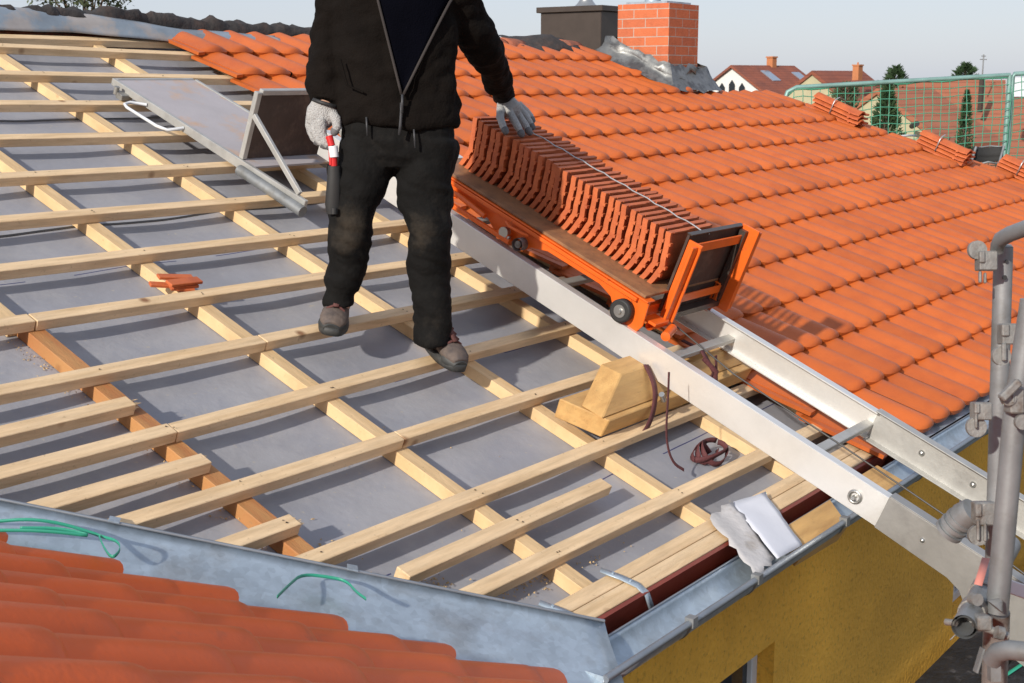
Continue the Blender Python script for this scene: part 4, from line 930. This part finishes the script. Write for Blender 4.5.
# boots ---------------------------------------------------
def boot(ankle,heel,f,up,L_=.285):
    f=f.normalized(); sd=up.cross(f).normalized()
    Q=lambda a,s,h: heel+f*(a*L_)+sd*(s)+up*h
    mb=MB()
    secs=[(.0,.036,.07),(.10,.045,.095),(.28,.047,.108),(.45,.047,.095),(.62,.052,.078),(.78,.055,.066),(.90,.050,.058),(.985,.032,.042)]
    mb.tube([Q(a,0,hh*.55+.012) for a,w_,hh in secs],[(w_,hh*.5) for a,w_,hh in secs],18,side=sd)
    mb.tube([Q(.18,0,.05),Q(.17,0,.10),ankle],[(.050,.056),(.050,.056),(.050,.056)],18,side=sd)
    mb.tube([Q(.18,0,.125),Q(.17,0,.14)],[(.05,.056),(.05,.056)],18,side=sd)
    b=build(mb,'boot','boot',man,fixn=False); remesh(b,.005,3,lambda p,n:.0015*noise.noise(p*40))
    mb=MB(); n=48; pts=[]
    for i in range(n):
        a=2*math.pi*i/n; x=.5-.52*math.cos(a); w_=.037+.022*min(1,max(0,(x-.1)/.6)); w_*= (abs(math.sin(a))**.6); pts.append((x,w_*(1 if math.sin(a)>=0 else -1)))
    vs=[Q(x,s,0) for x,s in pts]+[Q(x,s*1.04,.014) for x,s in pts]+[Q(x,s*.96,.03) for x,s in pts]
    mb.add(vs,[list(range(n))[::-1]]+[(i,(i+1)%n,n+(i+1)%n,n+i) for i in range(n)]+[(n+i,n+(i+1)%n,2*n+(i+1)%n,2*n+i) for i in range(n)]+[list(range(2*n,3*n))],True)
    build(mb,'sole','bootrub',b)
    mb=MB(); mb.tube([Q(.80,0,.028),Q(.9,0,.028),Q(1.0,0,.022)],[(.057,.038),(.053,.034),(.030,.022)],18,side=sd); build(mb,'toe_cap','bootrub',b)
    for k,(a,h) in enumerate(((.46,.100),(.55,.090),(.64,.080),(.72,.071))):
        mb=MB(); mb.tube([Q(a,-.034,h+.006),Q(a+.01,0,h+.028),Q(a,.034,h+.006)],.0055,6); build(mb,'lace','lace',b)
    mb=MB(); mb.ribbon([Q(.36,0,.136),Q(.55,0,.117),Q(.76,0,.094)],.022,.008,side=sd); build(mb,'tongue','lace',b)
    return b
h1=ath(339,312,.012); fdir=(-FH*.93+RH*.06); fr_=(fdir-NM*fdir.dot(NM)).normalized()
up1=(NM*.6+Z*.4).normalized(); fr1=(fr_-up1*fr_.dot(up1)).normalized()
boot(pp_(339,300,0),h1-fr1*.0+NM*.0,fr1,up1)
h2=ath(423,338,.012); fdir=(-FH*.80+RH*.58); fr_=(fdir-NM*fdir.dot(NM)).normalized(); up2=(NM*.85+Z*.15).normalized(); fr2=(fr_-up2*fr_.dot(up2)).normalized()
boot(pp_(434,338,0),h2,fr2,up2)
# tool held in the hanging hand, pouch on the thigh
tl=empty('hand_tool',P(330,160,-.05),label='hand tool with red and white handle hanging from the roofer\'s lowered glove',cat='hand tool')
a,b,c,d=P(329,136,-.055),P(333,150,-.06),P(334,166,-.06),P(333,205,-.05)
mb=MB(); mb.tube([a,a*.3+b*.7],[.014,.013],12); build(mb,'grip','red',tl)
mb=MB(); mb.tube([P(333,146,-.063),P(334,157,-.063)],[.0175,.0175],14); build(mb,'band','whitep',tl)
mb=MB(); mb.tube([P(330.5,146,-.066),P(331,165,-.066)],[.008,.007],10); mb.tube([b,c],.013,12); build(mb,'handle','red',tl)
mb=MB(); mb.tube([c,P(334,180,-.058),d,P(333,214,-.05)],[(.022,.016),(.026,.018),(.030,.020),(.024,.016)],16,side=RH); mb.tube([P(334,208,-.08),P(334,214,-.08)],.012,10); build(mb,'blade_guard','rubber',tl)
# ================================================================= SCAFFOLD ON THE RIGHT
sc=empty('scaffold',at(1003,490,3.08)-Z*.9,label='galvanised scaffold standard with couplers and guard rail at the right edge',cat='scaffold')
r1=.0242/1.1*1.0
p0=at(1003,252,3.2); pbase=V((p0.x,p0.y,-3.2))
A=lambda x,y,t:at(x,y,t)
mb=MB(); tp=A(1003.5,247,3.2); lo=A(992,640,3.35); mb.tube([tp,lo,lo+(lo-tp)*1.0],r1*1.02,24,cap=True); mb.tube([tp+Z*.002,tp+Z*.006],[r1*.99,r1*.8],20); build(mb,'standard','galv',sc)
mb=MB(); mb.tube([A(1003,262,3.2)-CR*.0-CF*.0225,A(1003,262,3.2)-CF*.0245],.0045,10); mb.tube([A(1001,278,3.2)-CF*.0225,A(1001,278,3.2)-CF*.0245],.006,10); build(mb,'hole','rubber',sc)
mb=MB(); mb.tube([A(1032,300,2.62),A(1015,410,2.66),A(997,612,2.72)],.0225,24); build(mb,'standard','galv',sc)
mb=MB(); mb.tube([A(997,612,2.76),A(992,760,2.9)],.026,20); build(mb,'base_post','galv_rust',sc)
# top guard rail (bent)
mb=MB(); mb.tube([A(997,251,3.14),A(998,245,3.13),A(1001,239,3.1),A(1010,234,3.05),A(1045,221,2.9),A(1100,200,2.75)],[.016,.017,.018,.0185,.0185,.0185],16); build(mb,'guard_rail','galv',sc)
mb=MB(); mb.tube([A(1010,398,2.95),A(1024,398,2.9),A(1060,380,2.8)],.018,14); mb.tube([A(950,640,2.75),A(966,624,2.75)],.001,6); build(mb,'guard_rail','galv',sc)
def coupler(x,y,t,w=26,h=22,wing=-1):
    px=t/FPX*.88; c=A(x,y,t)
    mb=MB(); mb.box(c,CR,CU,CF,w*px,h*px,.04); mb.box(c-CR*(w*.42*px)*(-wing)+CU*(h*.18*px)-CF*.022,CR,CU,CF,w*.3*px,h*.6*px,.012)
    return mb
def wedge(mb,x,y,t,r):  # rounded cam plate
    c=A(x,y,t); mb.tube([c-CF*.006,c+CF*.006],r*.85*t/FPX,18)
mb=coupler(986,261,3.12,20,22); wedge(mb,977,250,3.12,11); mb.box(A(980,277,3.11),CR,CU,CF,.006,.028,.012); mb.box(A(985,278,3.11),CR,CU,CF,.005,.026,.012); build(mb,'coupler','galv_rust',sc,bevel=.003)
mb=coupler(1012,334,2.95,28,24); wedge(mb,1001,356,2.95,11); mb.box(A(1004,352,2.93),CR,CU,CF,.01,.04,.012); build(mb,'coupler','galv_rust',sc,bevel=.003)
mb=coupler(981,411,3.1,20,20); wedge(mb,976,427,3.1,12); mb.box(A(976,420,3.08),CR,CU,CF,.006,.04,.012); build(mb,'coupler','galv_rust',sc,bevel=.003)
mb=coupler(1014,400,2.62,16,30); wedge(mb,1008,398,2.6,9); wedge(mb,1022,422,2.6,9); mb.box(A(1010,390,2.58),(CR+CU).normalized(),(CU-CR).normalized(),CF,.05,.016,.02); build(mb,'coupler','galv_rust',sc,bevel=.003)
mb=coupler(984,513,3.1,24,26); wedge(mb,978,535,3.1,12); mb.box(A(978,530,3.08),CR,CU,CF,.007,.05,.012); mb.box(A(985,532,3.08),CR,CU,CF,.006,.045,.012); build(mb,'coupler','galv_rust',sc,bevel=.003)
# short threaded spigot by the far rail
mb=MB(); p=[A(948,532,3.3),A(957,522,3.28),A(963,517,3.27),A(973,511,3.25)]; mb.tube(p,[.030,.030,.036,.034],16); 
for k in (0,.35,.7): q_=p[0]*(1-k)+p[2]*k; d_=(p[2]-p[0]).normalized(); mb.tube([q_,q_+d_*.010],.037,16)
build(mb,'spigot','galv',sc)
# horizontal tube end with clamp (lower)
mb=MB(); a=A(964,627,2.62);b=A(984,590,2.85);c=A(1010,545,3.1); mb.tube([a,b,c],.0245,24,cap=False); mb.tube([a+(b-a)*.01,b],.019,20,cap=False); build(mb,'transom','galv',sc,solid=0)
for f_ in (lambda m:m.tube([a+(b-a)*.35,a+(b-a)*.5],.028,18),lambda m:m.tube([a+(b-a)*.85,a+(b-a)*1.05],.028,18)):
    mb=MB(); f_(mb); build(mb,'clamp_ring','galv_rust',sc)
for pts,r_,n_ in (([A(946,622,2.66),A(956,623,2.64)],.007,10),([A(985,628,2.62),A(1008,636,2.62)],.008,10),([A(996,632,2.6),A(1003,634,2.6)],.014,6),([A(972,598,2.68),A(978,600,2.66)],.013,10),([A(995,607,2.67),A(1001,600,2.67)],[.02,.006],8)):
    mb=MB(); mb.tube(pts,r_,n_); build(mb,'clamp_bolt','galv_rust',sc)
mb=MB(); mb.box(A(982,622,2.63),CR,CU,CF,.03,.03,.04); build(mb,'swivel_coupler','galv_rust',sc,bevel=.004)
mb=MB(); mb.tube([A(992,660,2.6),A(998,652,2.58),A(1010,650,2.55),A(1060,655,2.5)],.019,14); mb.box(A(994,668,2.6),CR,CU,CF,.02,.05,.02); mb.box(A(979,660,2.63),(CR*.3+CU).normalized(),(CR-CU*.3).normalized(),CF,.05,.004,.02); build(mb,'toe_rail','galv',sc)
mb=MB(); mb.box(A(1014,588,2.9),(CR-CU*.35).normalized(),(CU+CR*.35).normalized(),CF,.06,.03,.01); build(mb,'bracket_plate','white',sc,bevel=.002)
mb=MB(); mb.ribbon([A(978,585,2.74),A(982,572,2.78),A(986,558,2.86)],.016,.001,side=CR); build(mb,'warning_tape','fadedtape',sc)
# deck planks below
dk=empty('scaffold_deck',V((7,-5.2,-3.1)),label='black wet scaffold deck boards below the ochre wall',cat='scaffold deck')
for k in range(4):
    mb=MB(); y0=-4.66-k*.30; mb.hexa([V((2.5,y0-.285,-3.14)),V((13,y0-.285,-3.14)),V((13,y0,-3.14)),V((2.5,y0,-3.14)),V((2.5,y0-.285,-3.10)),V((13,y0-.285,-3.10)),V((13,y0,-3.10)),V((2.5,y0,-3.10))]); build(mb,'plank','deck',dk,bevel=.004)
mb=MB(); mb.box(V((8,-5.9,-2.98)),X,Y,Z,10,.03,.24); build(mb,'toe_board','deck',dk)
for x in (7.35,10.2):
    mb=MB(); mb.tube([V((x,-4.75,-7)),V((x,-4.75,-2.0))],.022,12); mb.tube([V((x,-5.85,-7)),V((x,-5.85,-2.2))],.022,12); build(mb,'standard','galv',dk)
mb=MB(); mb.tube([V((6.9,-5.82,-2.75)),V((13,-5.82,-2.75))],.02,10); build(mb,'rail','galv',dk)
mb=MB(); mb.box(V((7.22,-4.60,-2.7)),X,Y,Z,.05,.05,.9); build(mb,'downpipe','strap',dk)
mb=MB(); mb.ribbon([V((5.9,-4.95,-3.095)),V((6.5,-5.05,-3.09)),V((7.1,-5.0,-3.095))],.02,.002,side=Y); build(mb,'green_tie','green',label='turquoise plastic tie lying on the dark deck boards',cat='cable tie')
# ================================================================= SAFETY NET
def netpanel(x0,x1,yt0,yt1,t0,t1,left_curve,label,H_=1.0):
    a=at(x0,yt0,t0); b=at(x1,yt1,t1); b.z=a.z+(b.z-a.z)
    o=empty('safety_net_panel',V((a.x,a.y,a.z-H_)),label=label,cat='safety net',group='green safety nets along the roof verge')
    d=b-a
    mb=MB(); 
    pts=[a-Z*.26-d*.004,a-Z*.12-d*.0,a-Z*.04+d*.012,a+d*.05,b] if left_curve else [a-Z*H_,a-Z*.03,a+d*.01,b]
    mb.tube(pts,.022,12); mb.tube([b,b-Z*H_],.026,12); mb.tube([a-Z*H_+d*.0,a-Z*.25],.02,10)
    build(mb,'frame','netpost',o)
    mb=MB(); L_=d.length; nx=int(L_/.084); nz=int(H_/.078); nrm=d.cross(Z).normalized()
    def npnt(i,j):
        s=i/nx; z=j*.078
        k=.035*noise.noise(V((s*5,z*2.,x0)))+.05*math.sin(math.pi*min(1,z/H_))
        return a+d*s-Z*(z+.012+.02*noise.noise(V((i*.4,z*3,9)))+(.012*abs(math.sin(i*.8)) if j==0 else 0)+(max(0,.10-s*L_)*.9 if left_curve else 0))+nrm*k+d*(.004*noise.noise(V((i*.9,j*.7,3))))
    for j in range(nz+1): mb.tube([npnt(i,j) for i in range(nx+1)],.0042 if j else .009,4,cap=False)
    for i in range(nx+1): mb.tube([npnt(i,j) for j in range(nz+1)],.0042,4,cap=False)
    build(mb,'net','net',o,fixn=False)
    return o
netpanel(785,1010,88,75,12.75,12.9,True,'left green safety net panel with rounded frame end behind the tile bundles')
netpanel(1013,1150,74,66,12.9,13.3,False,'right green safety net panel cut by the edge of the photo')
# ================================================================= TILE BUNDLES
bp=None
def bundle(u0,v0,n,desc,rot=0.,W_=.24,L_=.47):
    global bp
    nm='clay_tile'; lab='clay tile lying in the bundle '+desc
    objs=[]
    for i in range(n):
        pos=R(u0+rnd(-.012,.012),v0+.06+rnd(-.015,.015),.055+.036*i)
        if bp is None:
            mb=MB();rows=[]
            for a in range(13):
                t=a/12; c=max(0,math.sin(math.pi*min(1,max(0,(t-.05)/.55))))**.7; rows.append([UX*(t*W_)+DN*(s*L_)+NM*(c*.030+.006*(s>.9)) for s in (0,.1,.5,.9,.97,1.0)])
            mb.grid(rows); m=len(rows); n6=6
            low=[[p-NM*.014 for p in r] for r in rows]; mb.grid(low)
            for k in (0,m-1): mb.add(rows[k]+low[k],[(q_,q_+1,n6+q_+1,n6+q_) for q_ in range(n6-1)])
            for k in (0,n6-1): mb.add([r[k] for r in rows]+[r[k] for r in low],[(q_,q_+1,m+q_+1,m+q_) for q_ in range(m-1)])
            mb.box(UX*(W_*.6)+DN*(L_*.94)-NM*.012,UX,DN,NM,.012,.03,.03); mb.box(UX*(W_*.0+.004)+DN*(L_*.8)-NM*.012,UX,DN,NM,.01,.02,.02)
            mb.v=[p+pos for p in mb.v]; bp=build(mb,nm,'tile_raw',loc=pos,fixn=False); o=bp
        else:
            o=bp.copy(); C.objects.link(o); LOC[o]=pos; o.location=pos*S
        o['label']=lab;o['category']='roof tile';o['group']='tile bundle '+desc
        objs.append(o)
    mb=MB(); z=.055+.036*n+.0; v=v0+.26
    mb.ribbon([R(u0-.012,v,.07),R(u0-.014,v,z-.012),R(u0+.01,v,z+.012),R(u0+.07,v,z+.028),R(u0+W_,v,z-.004),R(u0+W_+.012,v,.07)],.010,.003,side=DN); build(mb,'binding_strap','wire',label='pale strap round the tile bundle '+desc,cat='strap')
bundle(11.42,1.52,4,'nearest the left end of the safety net')
bundle(11.90,2.40,4,'in the middle, before the small cypress')
bundle(12.50,3.0,4,'beside the black chair')
mb=MB(); mb.box(at(797,105,12.5),V((CR.x,CR.y,0)).normalized(),V((CF.x,CF.y,0)).normalized(),Z,.14,.06,.06); build(mb,'timber_block','block',label='small pale timber piece at the verge under the left net end',cat='timber block')
mb=MB(); mb.ribbon([at(898,139,12.5),at(902,136,12.5),at(908,135.5,12.6),at(916,135.5,12.7)],.02,.01,side=Z); build(mb,'metal_clip','white',label='small white clip standing beside the middle tile bundle',cat='clip')
# chair
chp=at(988,170,12.75); cr=empty('folding_chair',chp-Z*.35,label='black folding chair with pale metal frame behind the verge',cat='chair')
mb=MB();rows=[]
for i in range(9):
    s=i/8-.5; rows.append([at(988+s*30,148+q*2.9+1.5*abs(s)*-2,12.72)+V((FH.x,FH.y,0))*(.05*(1-4*s*s)+.012*math.sin(q*2)) for q in range(6)])
mb.grid(rows); build(mb,'backrest','blackfab',cr,fixn=False,solid=.012)
mb=MB(); mb.tube([at(976,147,12.7),at(972,160,12.65),at(970,172,12.6)],.012,8); mb.tube([at(1004,146,12.7),at(1000,160,12.65),at(996,172,12.6)],.012,8); mb.tube([at(976,148,12.75),at(990,146,12.8),at(1004,147,12.75)],.008,8); mb.tube([at(972,166,12.8),at(988,162,12.6),at(1000,164,12.8)],.010,8); build(mb,'frame','galv',cr)
mb=MB(); mb.box(chp-Z*.03,RH,V((FH.x,FH.y,0)),Z,.32,.30,.02); build(mb,'seat','blackfab',cr)
# ================================================================= FAR HOUSES
GZ=-6.5
def quad(mb,*p): mb.add(p,[tuple(range(len(p)))])
def gable_house(name,peak,ridge_dir,length,half,drop,eave_over,wallm,roofm,label,ground=GZ,parts=()):
    """peak: ridge start point, ridge_dir horizontal unit, half width, drop height to the eave"""
    r=V(ridge_dir).normalized(); s=V((r.y,-r.x,0)) # side dir
    o=empty(name,V((peak.x,peak.y,ground)),label=label,cat='house')
    e=drop/half
    mb=MB()
    for sg in (1,-1):
        a=peak-r*eave_over; b=peak+r*(length+eave_over); c=b+s*sg*(half+eave_over*1.2)-Z*(drop+e*eave_over*1.2); d=a+s*sg*(half+eave_over*1.2)-Z*(drop+e*eave_over*1.2)
        mb.hexa([a-Z*.18,b-Z*.18,c-Z*.18,d-Z*.18,a,b,c,d])
    build(mb,'roof',roofm,o)
    mb=MB()
    for p in (peak,peak+r*length):
        q1=p+s*half-Z*drop;q2=p-s*half-Z*drop
        poly=[p-Z*.12,q1-Z*.12,V((q1.x,q1.y,ground)),V((q2.x,q2.y,ground)),q2-Z*.12]
        mb.add(poly,[(0,1,2,3,4)])
    for sg in (1,-1):
        a=peak+s*sg*half-Z*(drop+.12);b=a+r*length; mb.add([a,b,V((b.x,b.y,ground)),V((a.x,a.y,ground))],[(0,1,2,3)])
    build(mb,'wall',wallm,o,fixn=False)
    return o,r,s
# house 1 (white gable), ridge runs to the right
def hdir(x0,y0,t0,x1,y1,t1):
    d=at(x1,y1,t1)-at(x0,y0,t0); L_=V((d.x,d.y,0)).length; return V((d.x,d.y,0)).normalized(),L_
T1=90.
pk=at(733,65,T1); r=V((CR.x*.72+CF.x*.69,CR.y*.72+CF.y*.69,0)).normalized(); L1=6.9
h1_,r,s=gable_house('far_house',pk,r,L1,4.0,2.5,.25,'farwall','farroof','white gabled far house with red-brown roof and two skylights')
for dx,hh in ((-.85,.5),(0,.9),(.85,.5)):
    mb=MB(); c=pk-r*.03+s*dx-Z*(1.75); mb.prism([c+s*.24-Z*.45,c-s*.24-Z*.45,c-s*.24+Z*(hh*.5),c+Z*(hh*.5+.3),c+s*.24+Z*(hh*.5)],-r*.05); build(mb,'window','glass',h1_)
def onroof(o,pk,r,s,sg,a,k,half,drop,w,h,m,nm):
    # patch on roof slope: a along ridge, k fraction downslope
    e=(s*sg*half-Z*drop).normalized(); n=r.cross(e).normalized(); n=n if n.z>0 else -n
    c=pk+r*a+e*k+n*.03; mb=MB(); mb.box(c,r,e,n,w,h,.06); build(mb,nm,m,o)
sgv=1 if (s.dot(CF)<0) else -1
onroof(h1_,pk,r,s,sgv,2.7,1.4,4.,2.5,.9,1.3,'sky_glass','skylight'); onroof(h1_,pk,r,s,sgv,6.1,1.5,4.,2.5,.9,1.1,'sky_glass','skylight')
mb=MB(); c=pk+r*4.4; mb.box(c+Z*.15,r,s,Z,.5,.5,.8); mb.box(c+Z*.57,r,s,Z,.6,.6,.1); build(mb,'chimney','farbrick',h1_)
T2=60.
pk2=at(813,70.5,T2); r2,L2=hdir(813,70.5,T2,862,69,T2+3)
h2_,r2,s2=gable_house('far_house',pk2,r2,L2,3.5,2.4,.1,'farwally','farroof','plain red-roofed far house half hidden behind the white gabled one')
mb=MB(); c=at(857.5,73,59); mb.box(c,r2,s2,Z,.36,.30,.62); mb.box(c+Z*.34,r2,s2,Z,.42,.36,.06); mb.tube([c+Z*.35,c+Z*.47],.04,8); build(mb,'chimney','farbrick',h2_)
# house 3 large roof behind the net, gable to the left
T3=40.
pk3=at(879,88,T3); r3=V((CR.x*.74+CF.x*.67,CR.y*.74+CF.y*.67,0)).normalized()
h3_,r3,s3=gable_house('far_house',pk3,r3,11.,2.4,1.55,.10,'farwally','farroof2','orange-brown tiled house with yellowish gable behind the green net')
mb=MB(); c=at(916,124,38.4); mb.tube([c-CF*.1,c+CF*.4],.08,12); build(mb,'vent_opening','rubber',h3_)
sg3=1 if (s3.dot(CF)<0) else -1
mb=MB(); e3=(s3*sg3*2.4-Z*1.55).normalized(); n3=r3.cross(e3); n3=n3 if n3.z>0 else -n3
for (aa,kk,w_,h_,m_) in ((4.6,2.0,.55,.75,'sky_glass'),):
    onroof(h3_,pk3,r3,s3,sg3,aa,kk,2.4,1.55,w_,h_,m_,'skylight')
mb=MB(); c=at(981,95,40.5); mb.box(c,r3,s3,Z,.12,.12,1.05); build(mb,'chimney','brown_metal',h3_)
T4=42.
pk4=at(906,80,T4); r4,L4=hdir(906,80,T4,1040,68,T4+1)
h4_,r4,s4=gable_house('far_house',pk4,r4,L4+6,3.8,2.9,.1,'farwally','farroof2','long orange-roofed far house with its ridge just above the net',)
mb=MB(); c=at(983,66,41); mb.tube([c-Z*.5,c+Z*.35],.02,6); mb.tube([c+Z*.2-r4*.12,c+Z*.2+r4*.12],.012,6); mb.tube([c+Z*.3-r4*.08,c+Z*.3+r4*.08],.012,6); build(mb,'aerial','galv',h4_)
mb=MB(); c=at(1018,88,38); mb.box(c,CR,CU,CF,.6,.55,.3); 
build(mb,'dormer','white',h4_)
# ================================================================= TREES
def conifer(x,ytop,ybot,t,wpx,label,m='leaf',dens=1500,round_=.0):
    px=t/FPX; top=at(x,ytop,t); base=at(x,ybot,t); h=(top-base).length; 
    root=empty('conifer',V((base.x,base.y,GZ)),label=label,cat='tree'); rad=wpx*px/2
    mb=MB(); mb.tube([V((base.x,base.y,GZ)),base,top-Z*h*.1],[.12,.09,.01],8); build(mb,'trunk','trunk',root)
    mb=MB()
    for _ in range(dens):
        k=random.random()**.8; prof=math.sin(math.pi*min(1,(1-k)*.5+.02))*(1 if not round_ else 1)
        rr=rad*((1-k)**.75 if not round_ else math.sqrt(max(0,1-(2*k-1)**2)))*rnd(.35,1.08)*(1+.25*noise.noise(V((k*9,_*.01,x)))); a=rnd(0,6.283)
        p=base+Z*(k*h)+V((math.cos(a)*rr,math.sin(a)*rr,0)); l=rad*rnd(.12,.3); 
        d=(V((math.cos(a),math.sin(a),rnd(.2,1.4)))).normalized(); e=d.cross(V((rnd(-1,1),rnd(-1,1),rnd(-1,1)))).normalized()*l*.35
        mb.add([p-e,p+e,p+d*l*1.3],[(0,1,2)])
    build(mb,'crown',m,root,fixn=False)
conifer(885,86,142,22,34,'broad dark conifer before the yellowish gable')
conifer(963,92,160,20,21,'narrow dark cypress behind the net, right of the yellowish gable',dens=1400)
conifer(845,84,112,26,26,'low rounded shrubby tree at the left end of the net',m='leaf2',dens=900,round_=1)
conifer(895,68,90,60,34,'small dark fir top over the red-roofed house',dens=500)
conifer(965,65,82,62,32,'small dark fir top above the long roof ridge',dens=500)
# tree behind the ridge on the left
root=empty('tree',V((at(85,60,16).x,at(85,60,16).y,GZ)),label='leafy tree crown showing over the ridge at the top left',cat='tree')
base=at(85,60,16); mb=MB(); mb.tube([V((base.x,base.y,GZ)),base],[.2,.08],8)
for k in range(16):
    tip=at(rnd(35,128),rnd(-45,6),16+rnd(-.5,.5)); mid=(base*.5+tip*.5)+Z*rnd(-.1,.15); mb.tube([base-Z*rnd(0,1),mid,tip],[.03,.014,.003],5)
build(mb,'trunk','trunk',root)
mb=MB()
for _ in range(2600):
    cx_=random.choice((48,62,85,95,115)); c=at(cx_+random.gauss(0,11),random.gauss(-16,14),16+random.gauss(0,.35)); l=rnd(.02,.045); d=V((rnd(-1,1),rnd(-1,1),rnd(-.6,1))).normalized(); e=d.cross(V((rnd(-1,1),rnd(-1,1),1))).normalized()*l*.5
    mb.add([c-d*l,c+e,c+d*l,c-e],[(0,1,2,3)])
build(mb,'crown','leaf2',root,fixn=False)
# ================================================================= GROUND
mb=MB(); s_=1500; n=24
mb.add([(-s_,-s_,GZ),(s_,-s_,GZ),(s_,s_,GZ),(-s_,s_,GZ)],[(0,1,2,3)]); build(mb,'ground','ground',kind='structure',loc=V((0,0,GZ)))
# distant tree belt so that the horizon is not bare
random.seed(3)
mb=MB()
for i in range(9000):
    x=rnd(560,1200); t=rnd(120,150); top=max(0,2.0+1.6*noise.noise(V((x*.02,3,1)))+.8*noise.noise(V((x*.09,7,1))))
    p=at(x,100,t); c=V((p.x,p.y,rnd(GZ,-3.2+top*.75))); l=rnd(.35,.9); d=V((rnd(-1,1),rnd(-1,1),rnd(-.3,1))).normalized(); e=d.cross(V((rnd(-1,1),rnd(-1,1),1))).normalized()*l*.6
    mb.add([c-d*l,c+e,c+d*l,c-e],[(0,1,2,3)])
build(mb,'distant_woodland','leaf2',kind='stuff',label='distant belt of trees along the horizon',cat='woodland',fixn=False)
# ================================================================= WORLD, SUN, CAMERA
to_sun=(-UX*SUNV[0]-DN*SUNV[1]+NM*1.0).normalized()
el=math.asin(to_sun.z); az=math.atan2(to_sun.x,to_sun.y)
w=bpy.data.worlds.new('World'); bpy.context.scene.world=w; w.use_nodes=True; nt=w.node_tree
bg=nt.nodes['Background']; sk=nt.nodes.new('ShaderNodeTexSky'); sk.sky_type='NISHITA'; sk.sun_disc=False; sk.sun_elevation=el; sk.sun_rotation=az; sk.altitude=300; sk.air_density=1.0; sk.dust_density=SKY[1]; sk.ozone_density=1.2
hs=nt.nodes.new('ShaderNodeHueSaturation'); hs.inputs['Saturation'].default_value=SKY[2]; nt.links.new(sk.outputs[0],hs.inputs['Color'])
mxs=nt.nodes.new('ShaderNodeMix'); mxs.data_type='RGBA'; mxs.inputs['Factor'].default_value=SKY[3]; mxs.inputs['B'].default_value=(*SKY[4],1); nt.links.new(hs.outputs[0],mxs.inputs['A']); nt.links.new(mxs.outputs['Result'],bg.inputs['Color']); bg.inputs['Strength'].default_value=SKY[0]
sl=bpy.data.lights.new('sun','SUN'); sl.energy=SUNE; sl.angle=math.radians(1.2); sl.color=(1,.93,.83)
so=bpy.data.objects.new('sun',sl); C.objects.link(so); so.rotation_euler=to_sun.to_track_quat('Z','Y').to_euler(); so.location=(0,0,10)
cam=bpy.data.cameras.new('camera'); co=bpy.data.objects.new('camera',cam); C.objects.link(co); cam.sensor_width=36; cam.lens=FPX/1024*36; cam.clip_end=5000; cam.clip_start=.05
co.matrix_world=Matrix(((CR.x,CU.x,-CF.x,CAM.x*S),(CR.y,CU.y,-CF.y,CAM.y*S),(CR.z,CU.z,-CF.z,CAM.z*S),(0,0,0,1)))
cam.dof.use_dof=True; cam.dof.focus_distance=5.6*S; cam.dof.aperture_fstop=11
sc_=bpy.context.scene; sc_.camera=co
vs=sc_.view_settings; vs.view_transform='Standard'; vs.look='None'; vs.exposure=EXPO; vs.gamma=1; vs.use_curve_mapping=False
